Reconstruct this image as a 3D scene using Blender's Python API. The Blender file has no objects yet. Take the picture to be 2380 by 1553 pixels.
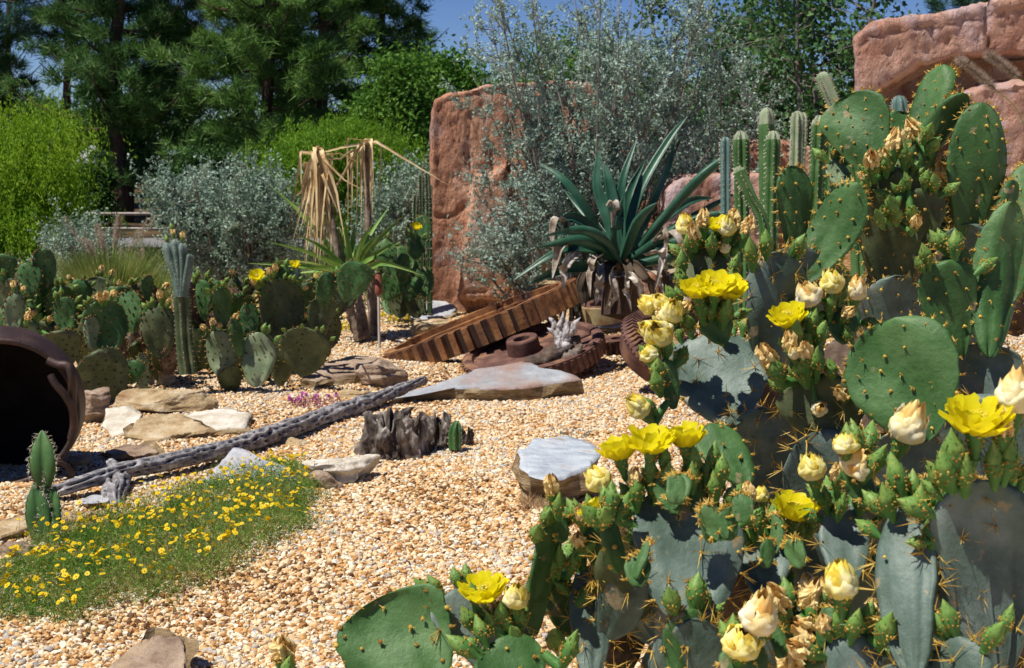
import bpy, math, numpy as np
from mathutils import Vector
# ------------------------------------------------------------------ camera, world, sun, exposure
C = bpy.context.scene.collection
SC = bpy.context.scene
FPX, CX, CY, HOR, EYE = 3305.0, 1190.0, 776.5, 330.0, 1.6     # focal length, centre and horizon in a 2380 x 1553 frame
PITCH = math.atan((CY - HOR) / FPX)
CAM = np.array([0.0, 0.0, EYE])
FW = np.array([0, math.cos(PITCH), -math.sin(PITCH)])
UP = np.array([0, math.sin(PITCH), math.cos(PITCH)])
RT = np.array([1.0, 0, 0])
cam = bpy.data.cameras.new('camera'); camo = bpy.data.objects.new('camera', cam); C.objects.link(camo)
cam.lens = 36 * FPX / 2380; cam.sensor_width = 36; cam.clip_start = 0.05; cam.clip_end = 3000
camo.location = CAM; camo.rotation_euler = (math.pi / 2 - PITCH, 0, 0)
cam.dof.use_dof = True; cam.dof.focus_distance = 4.6; cam.dof.aperture_fstop = 10
SC.camera = camo
SUN = np.array([-0.42, -0.19, 0.88]); SUN /= np.linalg.norm(SUN)
SC.world = bpy.data.worlds.new('World'); SC.world.use_nodes = True
nt = SC.world.node_tree; nt.nodes.clear()
sky = nt.nodes.new('ShaderNodeTexSky'); sky.sky_type = 'NISHITA'; sky.sun_disc = False
sky.sun_elevation = math.asin(SUN[2]); sky.sun_rotation = math.atan2(SUN[0], SUN[1])
sky.air_density = 1.0; sky.dust_density = 0.0; sky.ozone_density = 6.0; sky.altitude = 3500
bg = nt.nodes.new('ShaderNodeBackground'); bg.inputs[1].default_value = 0.068
wo = nt.nodes.new('ShaderNodeOutputWorld')
hs = nt.nodes.new('ShaderNodeHueSaturation'); hs.inputs['Saturation'].default_value = 1.12; hs.inputs['Hue'].default_value = 0.515
nt.links.new(sky.outputs[0], hs.inputs['Color']); nt.links.new(hs.outputs[0], bg.inputs[0]); nt.links.new(bg.outputs[0], wo.inputs[0])
sl = bpy.data.lights.new('sun', 'SUN'); sl.energy = 5.0; sl.angle = math.radians(0.5); sl.color = (1.0, 0.94, 0.84)
so = bpy.data.objects.new('sun', sl); C.objects.link(so)
so.rotation_euler = Vector(SUN).to_track_quat('Z', 'Y').to_euler()
SC.view_settings.view_transform = 'Standard'; SC.view_settings.look = 'None'
SC.view_settings.gamma = 1; SC.cycles.diffuse_bounces = 2
SC.view_settings.exposure = 0.30; SC.view_settings.use_curve_mapping = False

# ------------------------------------------------------------------ maths helpers
def nrm(v):
    v = np.asarray(v, float); l = np.linalg.norm(v, axis=-1, keepdims=True); return v / np.maximum(l, 1e-9)
def ray(px, py): return FW + RT * ((px - CX) / FPX) - UP * ((py - CY) / FPX)
def W(px, py, d): return CAM + d * ray(px, py)
def S(t): t = np.clip(t, 0, 1); return t * t * (3 - 2 * t)
def _h(i, j, k, s):
    n = (i * 374761393 + j * 668265263 + k * 2147483647 + s * 974711).astype(np.int64)
    n = (n ^ (n >> 13)) * 1274126177 & 0x7fffffff
    n = (n ^ (n >> 16)) & 0xffff
    return n / 32767.5 - 1.0
def noise(p, seed=0):
    p = np.asarray(p, float); f = np.floor(p); i = f.astype(np.int64); t = p - f; t = t * t * (3 - 2 * t); r = 0
    for a in (0, 1):
        for b in (0, 1):
            for c in (0, 1):
                w = (t[..., 0] if a else 1 - t[..., 0]) * (t[..., 1] if b else 1 - t[..., 1]) * (t[..., 2] if c else 1 - t[..., 2])
                r = r + w * _h(i[..., 0] + a, i[..., 1] + b, i[..., 2] + c, seed)
    return r
def fbm(p, seed=0, o=4):
    r = 0; a = 1.0; p = np.asarray(p, float)
    for k in range(o): r = r + a * noise(p * 2 ** k + 7.3 * k, seed + k); a *= 0.5
    return r
def gh(x, y):
    x = np.asarray(x, float); y = np.asarray(y, float)
    h = 1.0 * S((x - 0.2) / 5) * S((y - 5.5) / 5.0) * (1 - S((y - 15) / 9))
    h = h + 0.22 * S((y - 26) / 8)
    z = np.zeros_like(h)
    h = h + 0.018 * noise(np.stack([x * 1.1, y * 1.1, z], -1), 3) * (1 - S((y - 14) / 4)) + 0.012 * noise(np.stack([x * 3, y * 3, z], -1), 5) * (1 - S((y - 12) / 3))
    return h
def G(px, py):
    r = ray(px, py); t = 1.0
    for k in range(4000):
        p = CAM + r * t
        if p[2] <= gh(p[0], p[1]): break
        t += 0.02 + 0.001 * t
    return CAM + r * t
def Gd(px, py): return float(np.dot(G(px, py) - CAM, FW))
def onground(px, d):
    p = W(px, 900, d); x, y = p[0], p[1]; return np.array([x, y, float(gh(x, y))])
def rot(v, ax, a):
    ax = nrm(ax); v = np.asarray(v, float); c, s = math.cos(a), math.sin(a)
    return v * c + np.cross(ax, v) * s + ax * np.sum(ax * v, -1, keepdims=True) * (1 - c)
def spline(pts, n):
    P = np.asarray(pts, float); m = len(P)
    if m == 2: t = np.linspace(0, 1, n)[:, None]; return P[0] * (1 - t) + P[1] * t
    Q = np.vstack([2 * P[0] - P[1], P, 2 * P[-1] - P[-2]]); out = []
    for u in np.linspace(0, m - 1, n):
        i = min(int(u), m - 2); t = u - i; a, b, c, d = Q[i], Q[i + 1], Q[i + 2], Q[i + 3]
        out.append(0.5 * (2 * b + (c - a) * t + (2 * a - 5 * b + 4 * c - d) * t * t + (3 * b - a - 3 * c + d) * t ** 3))
    return np.array(out)

# ------------------------------------------------------------------ mesh builder and object helpers
WO = {}
class MB:
    def __init__(self): self.v = []; self.f = []; self.n = 0
    def add(self, v, f, m=0, s=True):
        v = np.asarray(v, float).reshape(-1, 3); f = np.asarray(f, np.int64)
        if len(f) == 0: return
        self.v.append(v); self.f.append((f + self.n, m, s)); self.n += len(v)
    def verts(self): return np.vstack(self.v)
    def mesh(self, name, mats, origin):
        me = bpy.data.meshes.new(name); v = self.verts() - origin
        loops = np.concatenate([f.ravel() for f, _, _ in self.f])
        tot = np.concatenate([np.full(len(f), f.shape[1], np.int32) for f, _, _ in self.f])
        mi = np.concatenate([np.full(len(f), m, np.int32) for f, m, _ in self.f])
        sm = np.concatenate([np.full(len(f), s, bool) for f, _, s in self.f])
        me.vertices.add(len(v)); me.vertices.foreach_set('co', v.astype(np.float32).ravel())
        me.loops.add(len(loops)); me.loops.foreach_set('vertex_index', loops.astype(np.int32))
        me.polygons.add(len(tot)); me.polygons.foreach_set('loop_start', np.concatenate([[0], np.cumsum(tot)[:-1]]).astype(np.int32))
        me.polygons.foreach_set('loop_total', tot)
        for m in mats: me.materials.append(m)
        me.polygons.foreach_set('material_index', mi); me.polygons.foreach_set('use_smooth', sm)
        me.update(calc_edges=True); me.validate()
        return me
    def build(self, name, mats, parent=None, origin=None):
        if not isinstance(mats, (list, tuple)): mats = [mats]
        if origin is None:
            if parent is not None: origin = WO[parent.name]
            else: v = self.verts(); origin = np.array([(v[:, 0].min() + v[:, 0].max()) / 2, (v[:, 1].min() + v[:, 1].max()) / 2, v[:, 2].min()])
        return put(name, self.mesh(name, mats, origin), origin, parent)
def put(name, me, origin, parent=None):
    o = bpy.data.objects.new(name, me); C.objects.link(o); WO[o.name] = np.asarray(origin, float)
    if parent is not None: o.parent = parent; o.location = WO[o.name] - WO[parent.name]
    else: o.location = origin
    return o
def tag(o, label, cat, group=None, kind=None):
    if label: o['label'] = label
    if cat: o['category'] = cat
    if group: o['group'] = group
    if kind: o['kind'] = kind
    return o
def thing(name, loc, label, cat, group=None):
    o = bpy.data.objects.new(name, None); C.objects.link(o); o.location = loc; o.empty_display_size = 0.1
    WO[o.name] = np.asarray(loc, float); return tag(o, label, cat, group)
def tube(mb, pts, rad, k=8, m=0, s=True, caps=True):
    P = np.asarray(pts, float); n = len(P); R = np.broadcast_to(np.asarray(rad, float), (n,))
    T = nrm(np.gradient(P, axis=0)); a = np.array([0, 0, 1.0]) if abs(T[0][2]) < 0.9 else np.array([1.0, 0, 0])
    N = nrm(np.cross(T[0], a)); V = []
    for i in range(n):
        N = nrm(N - T[i] * np.dot(N, T[i])); B = np.cross(T[i], N); an = np.arange(k) * 2 * math.pi / k
        V.append(P[i] + R[i] * (np.cos(an)[:, None] * N + np.sin(an)[:, None] * B))
    V = np.vstack(V); f = []
    i, j = np.meshgrid(np.arange(n - 1), np.arange(k), indexing='ij'); j2 = (j + 1) % k
    F = np.stack([i * k + j, i * k + j2, (i + 1) * k + j2, (i + 1) * k + j], -1).reshape(-1, 4)
    mb.add(V, F, m, s)
    if caps:
        for e, o in ((0, -1), (n - 1, 1)):
            c = V[e * k:(e + 1) * k]; cc = np.vstack([c, [P[e] + T[e] * o * R[e] * 0.3]])
            q = np.arange(k); mb.add(cc, np.stack([q, (q + 1) % k, np.full(k, k)], -1) if o > 0 else np.stack([(q + 1) % k, q, np.full(k, k)], -1), m, s)
def gridf(n, k, wrap=False):
    i, j = np.meshgrid(np.arange(n - 1), np.arange(k if wrap else k - 1), indexing='ij'); j2 = (j + 1) % k
    return np.stack([i * k + j, i * k + j2, (i + 1) * k + j2, (i + 1) * k + j], -1).reshape(-1, 4)
def ribbon(mb, pts, wid, side, m=0, chan=0.0, thick=0.0, twist=0.0):
    """leaf blade along a polyline: side = preferred width direction, chan = gutter depth as a share of the width"""
    P = np.asarray(pts, float); n = len(P); T = nrm(np.gradient(P, axis=0)); wd = np.asarray(wid, float)[:, None]
    sd = np.broadcast_to(np.asarray(side, float), P.shape); sd = nrm(sd - T * np.sum(sd * T, -1, keepdims=True)); nn = np.cross(T, sd)
    if twist:
        a = np.linspace(0, twist, n)[:, None]; sd, nn = sd * np.cos(a) + nn * np.sin(a), nn * np.cos(a) - sd * np.sin(a)
    nn = nn * np.where(nn[:, 2:3] < 0, -1, 1) if not twist else nn
    if thick:
        an = np.arange(8) * 2 * math.pi / 8
        ring = [P + sd * wd / 2 * math.cos(a) + nn * (wd * chan * abs(math.cos(a)) ** 1.5 + wd * thick * math.sin(a) * 0.5) for a in an]
        V = np.stack(ring, 1).reshape(-1, 3); mb.add(V, gridf(n, 8, True), m)
    else:
        V = np.stack([P - sd * wd / 2 + nn * wd * chan, P, P + sd * wd / 2 + nn * wd * chan], 1).reshape(-1, 3); mb.add(V, gridf(n, 3), m)
def leaves(mb, c, size, rng, aspect=0.5, m=0, axis=None, jit=1.0, s=False):
    """one bent rhombic leaf per centre; axis = preferred long direction"""
    n = len(c)
    if n == 0: return
    a = rng.normal(size=(n, 3)) * jit
    if axis is not None: a = a + axis
    a = nrm(a); b = nrm(np.cross(a, rng.normal(size=(n, 3)))); nn = np.cross(a, b)
    sz = (np.asarray(size) * (0.7 + 0.6 * rng.random(n)))[:, None]
    V = np.stack([c - a * sz * 0.5, c + b * sz * aspect * 0.5 + nn * sz * 0.08, c + a * sz * 0.5, c - b * sz * aspect * 0.5 + nn * sz * 0.08], 1).reshape(-1, 3)
    mb.add(V, np.arange(n * 4).reshape(-1, 4), m, s)
def blades(mb, base, d, L, w, rng, m=0, droop=0.3, seg=3):
    """thin tapering blades growing from base along d with droop"""
    n = len(base); d = nrm(d); L = np.broadcast_to(np.asarray(L, float), (n,))[:, None]; w = np.broadcast_to(np.asarray(w, float), (n,))[:, None]
    sd = nrm(np.cross(d, rng.normal(size=(n, 3)))); out = []
    for k in range(seg + 1):
        t = k / seg; p = base + d * L * t + np.array([0, 0, -1]) * L * droop * t * t; ww = w * (1 - t) ** 0.6 * 0.5 + 1e-5
        out += [p - sd * ww, p + sd * ww]
    V = np.stack(out, 1); q = np.arange(n)[:, None] * (2 * (seg + 1))
    F = np.concatenate([np.stack([q + 2 * k, q + 2 * k + 1, q + 2 * k + 3, q + 2 * k + 2], -1).reshape(-1, 4) for k in range(seg)])
    mb.add(V.reshape(-1, 3), F, m, True)
def spines(mb, base, d, L, w, m=0):
    """stiff three sided spines: full width for two thirds, then a point"""
    n = len(base)
    if n == 0: return
    d = nrm(d); a = nrm(np.cross(d, np.array([0.3, 0.5, 0.81]))); b = np.cross(d, a); L = np.broadcast_to(np.asarray(L, float), (n,))[:, None]
    t0, t1, t2 = a * w, -a * w * .5 + b * w * .87, -a * w * .5 - b * w * .87; e = base + d * L * .62
    V = np.stack([base + t0, base + t1, base + t2, e + t0 * .8, e + t1 * .8, e + t2 * .8, base + d * L], 1).reshape(-1, 3)
    q = np.arange(n)[:, None] * 7
    mb.add(V, np.concatenate([q + np.array([[0, 1, 4, 3]]), q + np.array([[1, 2, 5, 4]]), q + np.array([[2, 0, 3, 5]])]), m, False)
    mb.add(V, np.concatenate([q + np.array([[3, 4, 6]]), q + np.array([[4, 5, 6]]), q + np.array([[5, 3, 6]])]), m, False)
_t = (1 + 5 ** 0.5) / 2
def ico(sub):
    v = nrm(np.array([[-1, _t, 0], [1, _t, 0], [-1, -_t, 0], [1, -_t, 0], [0, -1, _t], [0, 1, _t], [0, -1, -_t], [0, 1, -_t], [_t, 0, -1], [_t, 0, 1], [-_t, 0, -1], [-_t, 0, 1]])).tolist()
    f = [(0, 11, 5), (0, 5, 1), (0, 1, 7), (0, 7, 10), (0, 10, 11), (1, 5, 9), (5, 11, 4), (11, 10, 2), (10, 7, 6), (7, 1, 8), (3, 9, 4), (3, 4, 2), (3, 2, 6), (3, 6, 8), (3, 8, 9), (4, 9, 5), (2, 4, 11), (6, 2, 10), (8, 6, 7), (9, 8, 1)]
    for _ in range(sub):
        mid = {}; nf = []
        def md(a, b):
            k = (min(a, b), max(a, b))
            if k not in mid: mid[k] = len(v); v.append(nrm((np.array(v[a]) + np.array(v[b])) / 2).tolist())
            return mid[k]
        for a, b, c in f: x, y, z = md(a, b), md(b, c), md(c, a); nf += [(a, x, z), (b, y, x), (c, z, y), (x, y, z)]
        f = nf
    return np.array(v), np.array(f)
ICO = {k: ico(k) for k in (0, 1, 2, 3, 4)}
def topix(V):
    q = V - CAM; dd = q @ FW; return np.stack([CX + FPX * (q @ RT) / dd, CY - FPX * (q @ UP) / dd], -1)
def remesh(parts, voxel, disp, scale, seed, fine=0.0, cracks=()):
    """merge closed prisms (lists of verts, faces) into one eroded surface"""
    vs = []; fs = []; n = 0
    for v, f in parts: vs += [tuple(p) for p in v]; fs += [tuple(i + n for i in q) for q in f]; n += len(v)
    me = bpy.data.meshes.new('tmp'); me.from_pydata(vs, [], fs); o = bpy.data.objects.new('tmp', me); C.objects.link(o)
    md = o.modifiers.new('r', 'REMESH'); md.mode = 'VOXEL'; md.voxel_size = voxel
    sm = o.modifiers.new('s', 'SMOOTH'); sm.factor = 0.5; sm.iterations = 1
    dg = bpy.context.evaluated_depsgraph_get(); ev = o.evaluated_get(dg); m2 = ev.to_mesh()
    V = np.empty(len(m2.vertices) * 3, np.float32); m2.vertices.foreach_get('co', V); V = V.reshape(-1, 3).astype(float)
    N = np.empty(len(m2.vertices) * 3, np.float32); m2.vertices.foreach_get('normal', N); N = N.reshape(-1, 3).astype(float)
    Fq = np.array([list(p.vertices) for p in m2.polygons if len(p.vertices) == 4])
    ev.to_mesh_clear(); bpy.data.objects.remove(o); bpy.data.meshes.remove(me)
    q = V * scale * np.array([1.4, 1.4, .32]); d = disp * (fbm(q, seed, 5) + .15 * np.clip(fbm(V * np.array([3, 3, .8]) * scale, seed + 3, 3) * 3, -1, 1))
    cr = np.abs(fbm(V * np.array([1.6, 1.6, 0.5]) + 11, seed + 9, 3)); d = d - disp * .9 * np.exp(-(cr / 0.028) ** 2)
    cr2 = np.abs(fbm(V * np.array([0.5, 0.5, 2.2]) + 31, seed + 19, 3)); d = d - disp * .35 * np.exp(-(cr2 / 0.03) ** 2)
    d = d + fine * (fbm(V * np.array([17, 17, 7]), seed + 5, 3) - 1.2 * np.clip(fbm(V * 11, seed + 6, 2) - .35, 0, 1))
    d = d - fine * 1.6 * np.clip(np.abs(fbm(V * np.array([9, 9, 4]), seed + 8, 3)) - .55, 0, 1)
    px = topix(V) + 5 * np.stack([fbm(V * 7, seed + 21, 2), fbm(V * 7, seed + 22, 2)], -1); facing = np.clip(-N[:, 1] + .35 * N[:, 2], 0, 1) ** .5
    for pts, wpx, dep in cracks:       # joints in the rock face, cut into the mesh
        best = np.full(len(V), 1e9)
        for (ax_, ay_), (bx_, by_) in zip(pts[:-1], pts[1:]):
            a_ = np.array([ax_, ay_]); b_ = np.array([bx_, by_]) - a_; t = np.clip(((px - a_) @ b_) / (b_ @ b_), 0, 1); best = np.minimum(best, np.linalg.norm(px - a_ - t[:, None] * b_, axis=1))
        d = d - .62 * dep * np.exp(-(best / (wpx * .8)) ** 2) * facing
    return V + N * d[:, None], Fq
def prism(pix, d, back, taper=0.0, dx=0.0):
    """front outline in a vertical plane at distance d (pixel coordinates), pushed back by `back` metres"""
    f = np.array([W(x, y, d) for x, y in pix]); Y0 = f[:, 1].mean()
    f = f + (Y0 - f[:, 1:2]) * nrm(f - CAM) / nrm(f - CAM)[:, 1:2]
    c = f.mean(0); b = c + (f - c) * (1 - taper) + np.array([dx, back, 0]); n = len(f); V = np.vstack([f, b])
    F = [tuple(range(n - 1, -1, -1)), tuple(range(n, 2 * n))] + [(i, (i + 1) % n, n + (i + 1) % n, n + i) for i in range(n)]
    return V, F

# ------------------------------------------------------------------ materials
def M(name, cols, scale=6.0, rough=0.8, bump=0.0, bscale=40.0, island=0.0, transl=0.0, stretch=(1, 1, 1), spec=0.3, detail=5.0, objrand=0.0, tcol=None, metal=0.0, spots=None, pits=None):
    m = bpy.data.materials.new(name); m.use_nodes = True; t = m.node_tree; N = t.nodes; L = t.links; N.clear()
    out = N.new('ShaderNodeOutputMaterial'); b = N.new('ShaderNodeBsdfPrincipled'); b.inputs['Roughness'].default_value = rough
    b.inputs['Specular IOR Level'].default_value = spec; b.inputs['Metallic'].default_value = metal
    tc = N.new('ShaderNodeTexCoord'); mp = N.new('ShaderNodeMapping'); mp.inputs['Scale'].default_value = stretch
    L.new(tc.outputs['Object'], mp.inputs['Vector'])
    nz = N.new('ShaderNodeTexNoise'); nz.inputs['Scale'].default_value = scale; nz.inputs['Detail'].default_value = detail; nz.inputs['Roughness'].default_value = 0.62
    L.new(mp.outputs[0], nz.inputs['Vector'])
    rp = N.new('ShaderNodeValToRGB'); e = rp.color_ramp.elements
    if len(cols[0]) == 3: k = len(cols); cols = [(0.3 + 0.4 * i / max(k - 1, 1),) + tuple(c) for i, c in enumerate(cols)]
    while len(e) < len(cols): e.new(0.5)
    while len(e) > len(cols): e.remove(e[-1])
    for q, c in zip(e, cols): q.position = c[0]; q.color = (c[1], c[2], c[3], 1)
    fac = nz.outputs['Fac']
    if island or objrand:
        src = N.new('ShaderNodeNewGeometry').outputs['Random Per Island'] if island else N.new('ShaderNodeObjectInfo').outputs['Random']
        ml = N.new('ShaderNodeMath'); ml.operation = 'MULTIPLY_ADD'; L.new(src, ml.inputs[0]); ml.inputs[1].default_value = island or objrand; ml.inputs[2].default_value = -0.5 * (island or objrand)
        ad = N.new('ShaderNodeMath'); ad.operation = 'ADD'; L.new(ml.outputs[0], ad.inputs[0]); L.new(fac, ad.inputs[1]); fac = ad.outputs[0]
    L.new(fac, rp.inputs[0]); col = rp.outputs[0]
    if spots:
        vs = N.new('ShaderNodeTexNoise'); vs.inputs['Scale'].default_value = spots[0]; vs.inputs['Detail'].default_value = 6; L.new(mp.outputs[0], vs.inputs['Vector'])
        r2 = N.new('ShaderNodeValToRGB'); r2.color_ramp.elements[0].position = spots[1]; r2.color_ramp.elements[1].position = spots[2]; L.new(vs.outputs['Fac'], r2.inputs[0])
        mx = N.new('ShaderNodeMix'); mx.data_type = 'RGBA'; L.new(r2.outputs[0], mx.inputs[0]); L.new(col, mx.inputs[6]); mx.inputs[7].default_value = tuple(spots[3]) + (1,); col = mx.outputs[2]
    if pits:
        vp = N.new('ShaderNodeTexNoise'); vp.inputs['Scale'].default_value = pits[0]; vp.inputs['Detail'].default_value = 7; vp.inputs['Roughness'].default_value = .7; L.new(mp.outputs[0], vp.inputs['Vector'])
        r3 = N.new('ShaderNodeValToRGB'); r3.color_ramp.elements[0].position = pits[1]; r3.color_ramp.elements[1].position = pits[2]; L.new(vp.outputs['Fac'], r3.inputs[0])
        m3 = N.new('ShaderNodeMix'); m3.data_type = 'RGBA'; L.new(r3.outputs[0], m3.inputs[0]); L.new(col, m3.inputs[6]); m3.inputs[7].default_value = tuple(pits[3]) + (1,); col = m3.outputs[2]
    L.new(col, b.inputs['Base Color'])
    if bump:
        n2 = N.new('ShaderNodeTexNoise'); n2.inputs['Scale'].default_value = bscale; n2.inputs['Detail'].default_value = 6; n2.inputs['Roughness'].default_value = 0.65
        L.new(mp.outputs[0], n2.inputs['Vector'])
        bp = N.new('ShaderNodeBump'); bp.inputs['Strength'].default_value = 1.0; bp.inputs['Distance'].default_value = bump; L.new(n2.outputs['Fac'], bp.inputs['Height']); L.new(bp.outputs[0], b.inputs['Normal'])
    sh = b.outputs[0]
    if transl:
        tr = N.new('ShaderNodeBsdfTranslucent'); L.new(col, tr.inputs[0]) if tcol is None else None
        if tcol: tr.inputs[0].default_value = tuple(tcol) + (1,)
        mx2 = N.new('ShaderNodeMixShader'); mx2.inputs[0].default_value = transl; L.new(sh, mx2.inputs[1]); L.new(tr.outputs[0], mx2.inputs[2]); sh = mx2.outputs[0]
    L.new(sh, out.inputs[0]); return m

MT = {}
MT['pad_grey'] = M('pad_grey', [(0.05, 0.085, 0.06), (0.105, 0.155, 0.13), (0.195, 0.245, 0.225)], 7, 0.45, 0.003, 45, spots=(15, .63, .67, (0.25, 0.21, 0.13)), pits=(60, .66, .72, (0.26, 0.25, 0.18)))
MT['pad_green'] = M('pad_green', [(0.022, 0.068, 0.016), (0.048, 0.122, 0.032), (0.105, 0.20, 0.072)], 6, 0.5, 0.004, 40, spots=(15, .65, .69, (0.22, 0.19, 0.10)), pits=(55, .67, .72, (0.18, 0.21, 0.11)))
MT['pad_olive'] = M('pad_olive', [(0.035, 0.055, 0.022), (0.075, 0.10, 0.042), (0.14, 0.16, 0.075)], 8, 0.6, 0.002, 60, spots=(20, .62, .74, (0.12, 0.09, 0.05)))
MT['pad_light'] = M('pad_light', [(0.09, 0.145, 0.07), (0.165, 0.225, 0.12), (0.25, 0.30, 0.18)], 8, 0.6, 0.002, 60, spots=(22, .64, .74, (0.16, 0.12, 0.07)))
MT['spine'] = M('cactus_spine', [(0.60, 0.36, 0.05), (0.90, 0.70, 0.20)], 30, 0.5, transl=0.4, island=0.4)
MT['glochid'] = M('areole_tuft', [(0.25, 0.14, 0.03), (0.60, 0.42, 0.08)], 20, 0.9, island=0.5)
MT['areole_dark'] = M('areole_dark', [(0.05, 0.035, 0.02), (0.12, 0.08, 0.04)], 20, 0.9, island=0.5)
MT['ovary'] = M('flower_ovary', [(0.05, 0.15, 0.03), (0.09, 0.22, 0.05)], 30, 0.5, 0.001, 90)
MT['budtip'] = M('bud_tip', [(0.08, 0.18, 0.035), (0.16, 0.28, 0.06), (0.36, 0.36, 0.10)], 40, 0.5, 0.001, 120)
MT['petal'] = M('yellow_petal', [(0.86, 0.76, 0.008), (0.92, 0.86, 0.025)], 20, 0.45, 0.0008, 90, transl=0.5, island=0.25)
MT['stamen'] = M('stamen', [(0.80, 0.62, 0.03), (0.9, 0.75, 0.1)], 20, 0.7, island=0.3)
MT['cream'] = M('closing_petal', [(0.78, 0.42, 0.10), (0.87, 0.68, 0.26), (0.92, 0.82, 0.48), (0.94, 0.89, 0.68)], 34, 0.5, 0.0015, 70, transl=0.2, island=0.25, stretch=(1, 1, 0.6))
MT['wither'] = M('withered_petal', [(0.40, 0.19, 0.04), (0.72, 0.44, 0.11), (0.90, 0.72, 0.34)], 60, 0.7, 0.003, 90, transl=0.15, island=0.3)
# ------------------------------------------------------------------ ground
def axis(lo, hi, fine_lo, fine_hi, st, grow=1.25):
    a = list(np.arange(fine_lo, fine_hi + 1e-6, st)); s = st
    while a[-1] < hi: s *= grow; a.append(a[-1] + s)
    s = st
    while a[0] > lo: s *= grow; a.insert(0, a[0] - s)
    return np.array(a)
def sheet(name, xs, ys, zf, mat, dz=0.0):
    X, Y = np.meshgrid(xs, ys, indexing='xy'); Z = zf(X, Y) + dz
    mb = MB(); mb.add(np.stack([X, Y, Z], -1).reshape(-1, 3), gridf(len(ys), len(xs))); return mb.build(name, mat, origin=np.zeros(3))
def ground_mat():
    m = M('ground_gravel', [(0.30, 0.22, 0.13), (0.44, 0.34, 0.22), (0.55, 0.46, 0.33)], 3.0, 0.95)
    t = m.node_tree; N = t.nodes; L = t.links; b = next(n for n in N if n.type == 'BSDF_PRINCIPLED'); tc = next(n for n in N if n.type == 'TEX_COORD')
    vo = N.new('ShaderNodeTexVoronoi'); vo.inputs['Scale'].default_value = 62; L.new(tc.outputs['Object'], vo.inputs['Vector'])
    r = N.new('ShaderNodeValToRGB'); els = r.color_ramp.elements
    for p, c in ((0.2, (0.30, 0.17, 0.08)), (0.4, (0.50, 0.33, 0.18)), (0.6, (0.62, 0.50, 0.34)), (0.8, (0.70, 0.62, 0.48))):
        e = els.new(p); e.color = c + (1,)
    els.remove(els[0]); els.remove(els[-1])
    sp = N.new('ShaderNodeSeparateColor'); L.new(vo.outputs['Color'], sp.inputs[0]); L.new(sp.outputs[0], r.inputs[0])
    # beyond the garden: litter and grass
    sx = N.new('ShaderNodeSeparateXYZ'); L.new(tc.outputs['Object'], sx.inputs[0])
    mr = N.new('ShaderNodeMapRange'); mr.inputs[1].default_value = 14; mr.inputs[2].default_value = 17; L.new(sx.outputs[1], mr.inputs[0])
    nz = N.new('ShaderNodeTexNoise'); nz.inputs['Scale'].default_value = 1.2; nz.inputs['Detail'].default_value = 8; L.new(tc.outputs['Object'], nz.inputs['Vector'])
    r2 = N.new('ShaderNodeValToRGB'); r2.color_ramp.elements[0].position = .35; r2.color_ramp.elements[0].color = (0.025, 0.02, 0.01, 1); r2.color_ramp.elements[1].position = .7; r2.color_ramp.elements[1].color = (0.14, 0.085, 0.04, 1); L.new(nz.outputs['Fac'], r2.inputs[0])
    mx = N.new('ShaderNodeMix'); mx.data_type = 'RGBA'; L.new(mr.outputs[0], mx.inputs[0]); L.new(r.outputs[0], mx.inputs[6]); L.new(r2.outputs[0], mx.inputs[7]); L.new(mx.outputs[2], b.inputs['Base Color'])
    bp = N.new('ShaderNodeBump'); bp.invert = True; bp.inputs['Distance'].default_value = 0.008; L.new(vo.outputs['Distance'], bp.inputs['Height']); L.new(bp.outputs[0], b.inputs['Normal'])
    return m
gr = sheet('ground', axis(-600, 600, -7, 7, 0.12, 1.2), axis(-200, 900, -1.0, 16, 0.12, 1.2), gh, ground_mat()); tag(gr, None, None, kind='structure')
# gravel: real stones scattered on the garden bed
def stone_mat():
    m = M('gravel_stone', [(0, 0.12, 0.055, 0.022), (0.12, 0.40, 0.19, 0.055), (0.28, 0.58, 0.33, 0.125), (0.48, 0.65, 0.45, 0.235), (0.68, 0.71, 0.575, 0.375), (0.87, 0.80, 0.74, 0.60), (0.95, 0.42, 0.38, 0.34)], 1, 0.8)
    t = m.node_tree; N = t.nodes; L = t.links; rp = next(n for n in N if n.type == 'VALTORGB')
    oi = N.new('ShaderNodeObjectInfo'); ge = N.new('ShaderNodeNewGeometry')
    nz = N.new('ShaderNodeTexNoise'); nz.inputs['Scale'].default_value = 0.9; nz.inputs['Detail'].default_value = 4; L.new(ge.outputs['Position'], nz.inputs['Vector'])
    n3 = N.new('ShaderNodeTexNoise'); n3.inputs['Scale'].default_value = 90; n3.inputs['Detail'].default_value = 3; L.new(ge.outputs['Position'], n3.inputs['Vector'])
    a = N.new('ShaderNodeMath'); a.operation = 'MULTIPLY_ADD'; L.new(nz.outputs['Fac'], a.inputs[0]); a.inputs[1].default_value = 1.3; a.inputs[2].default_value = -0.65
    c = N.new('ShaderNodeMath'); c.operation = 'MULTIPLY_ADD'; L.new(n3.outputs['Fac'], c.inputs[0]); c.inputs[1].default_value = 0.5; c.inputs[2].default_value = -0.25
    s = N.new('ShaderNodeMath'); s.operation = 'ADD'; L.new(a.outputs[0], s.inputs[0]); L.new(oi.outputs['Random'], s.inputs[1])
    s2 = N.new('ShaderNodeMath'); s2.operation = 'ADD'; L.new(s.outputs[0], s2.inputs[0]); L.new(c.outputs[0], s2.inputs[1]); L.new(s2.outputs[0], rp.inputs[0])
    return m
STM = stone_mat()
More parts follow.
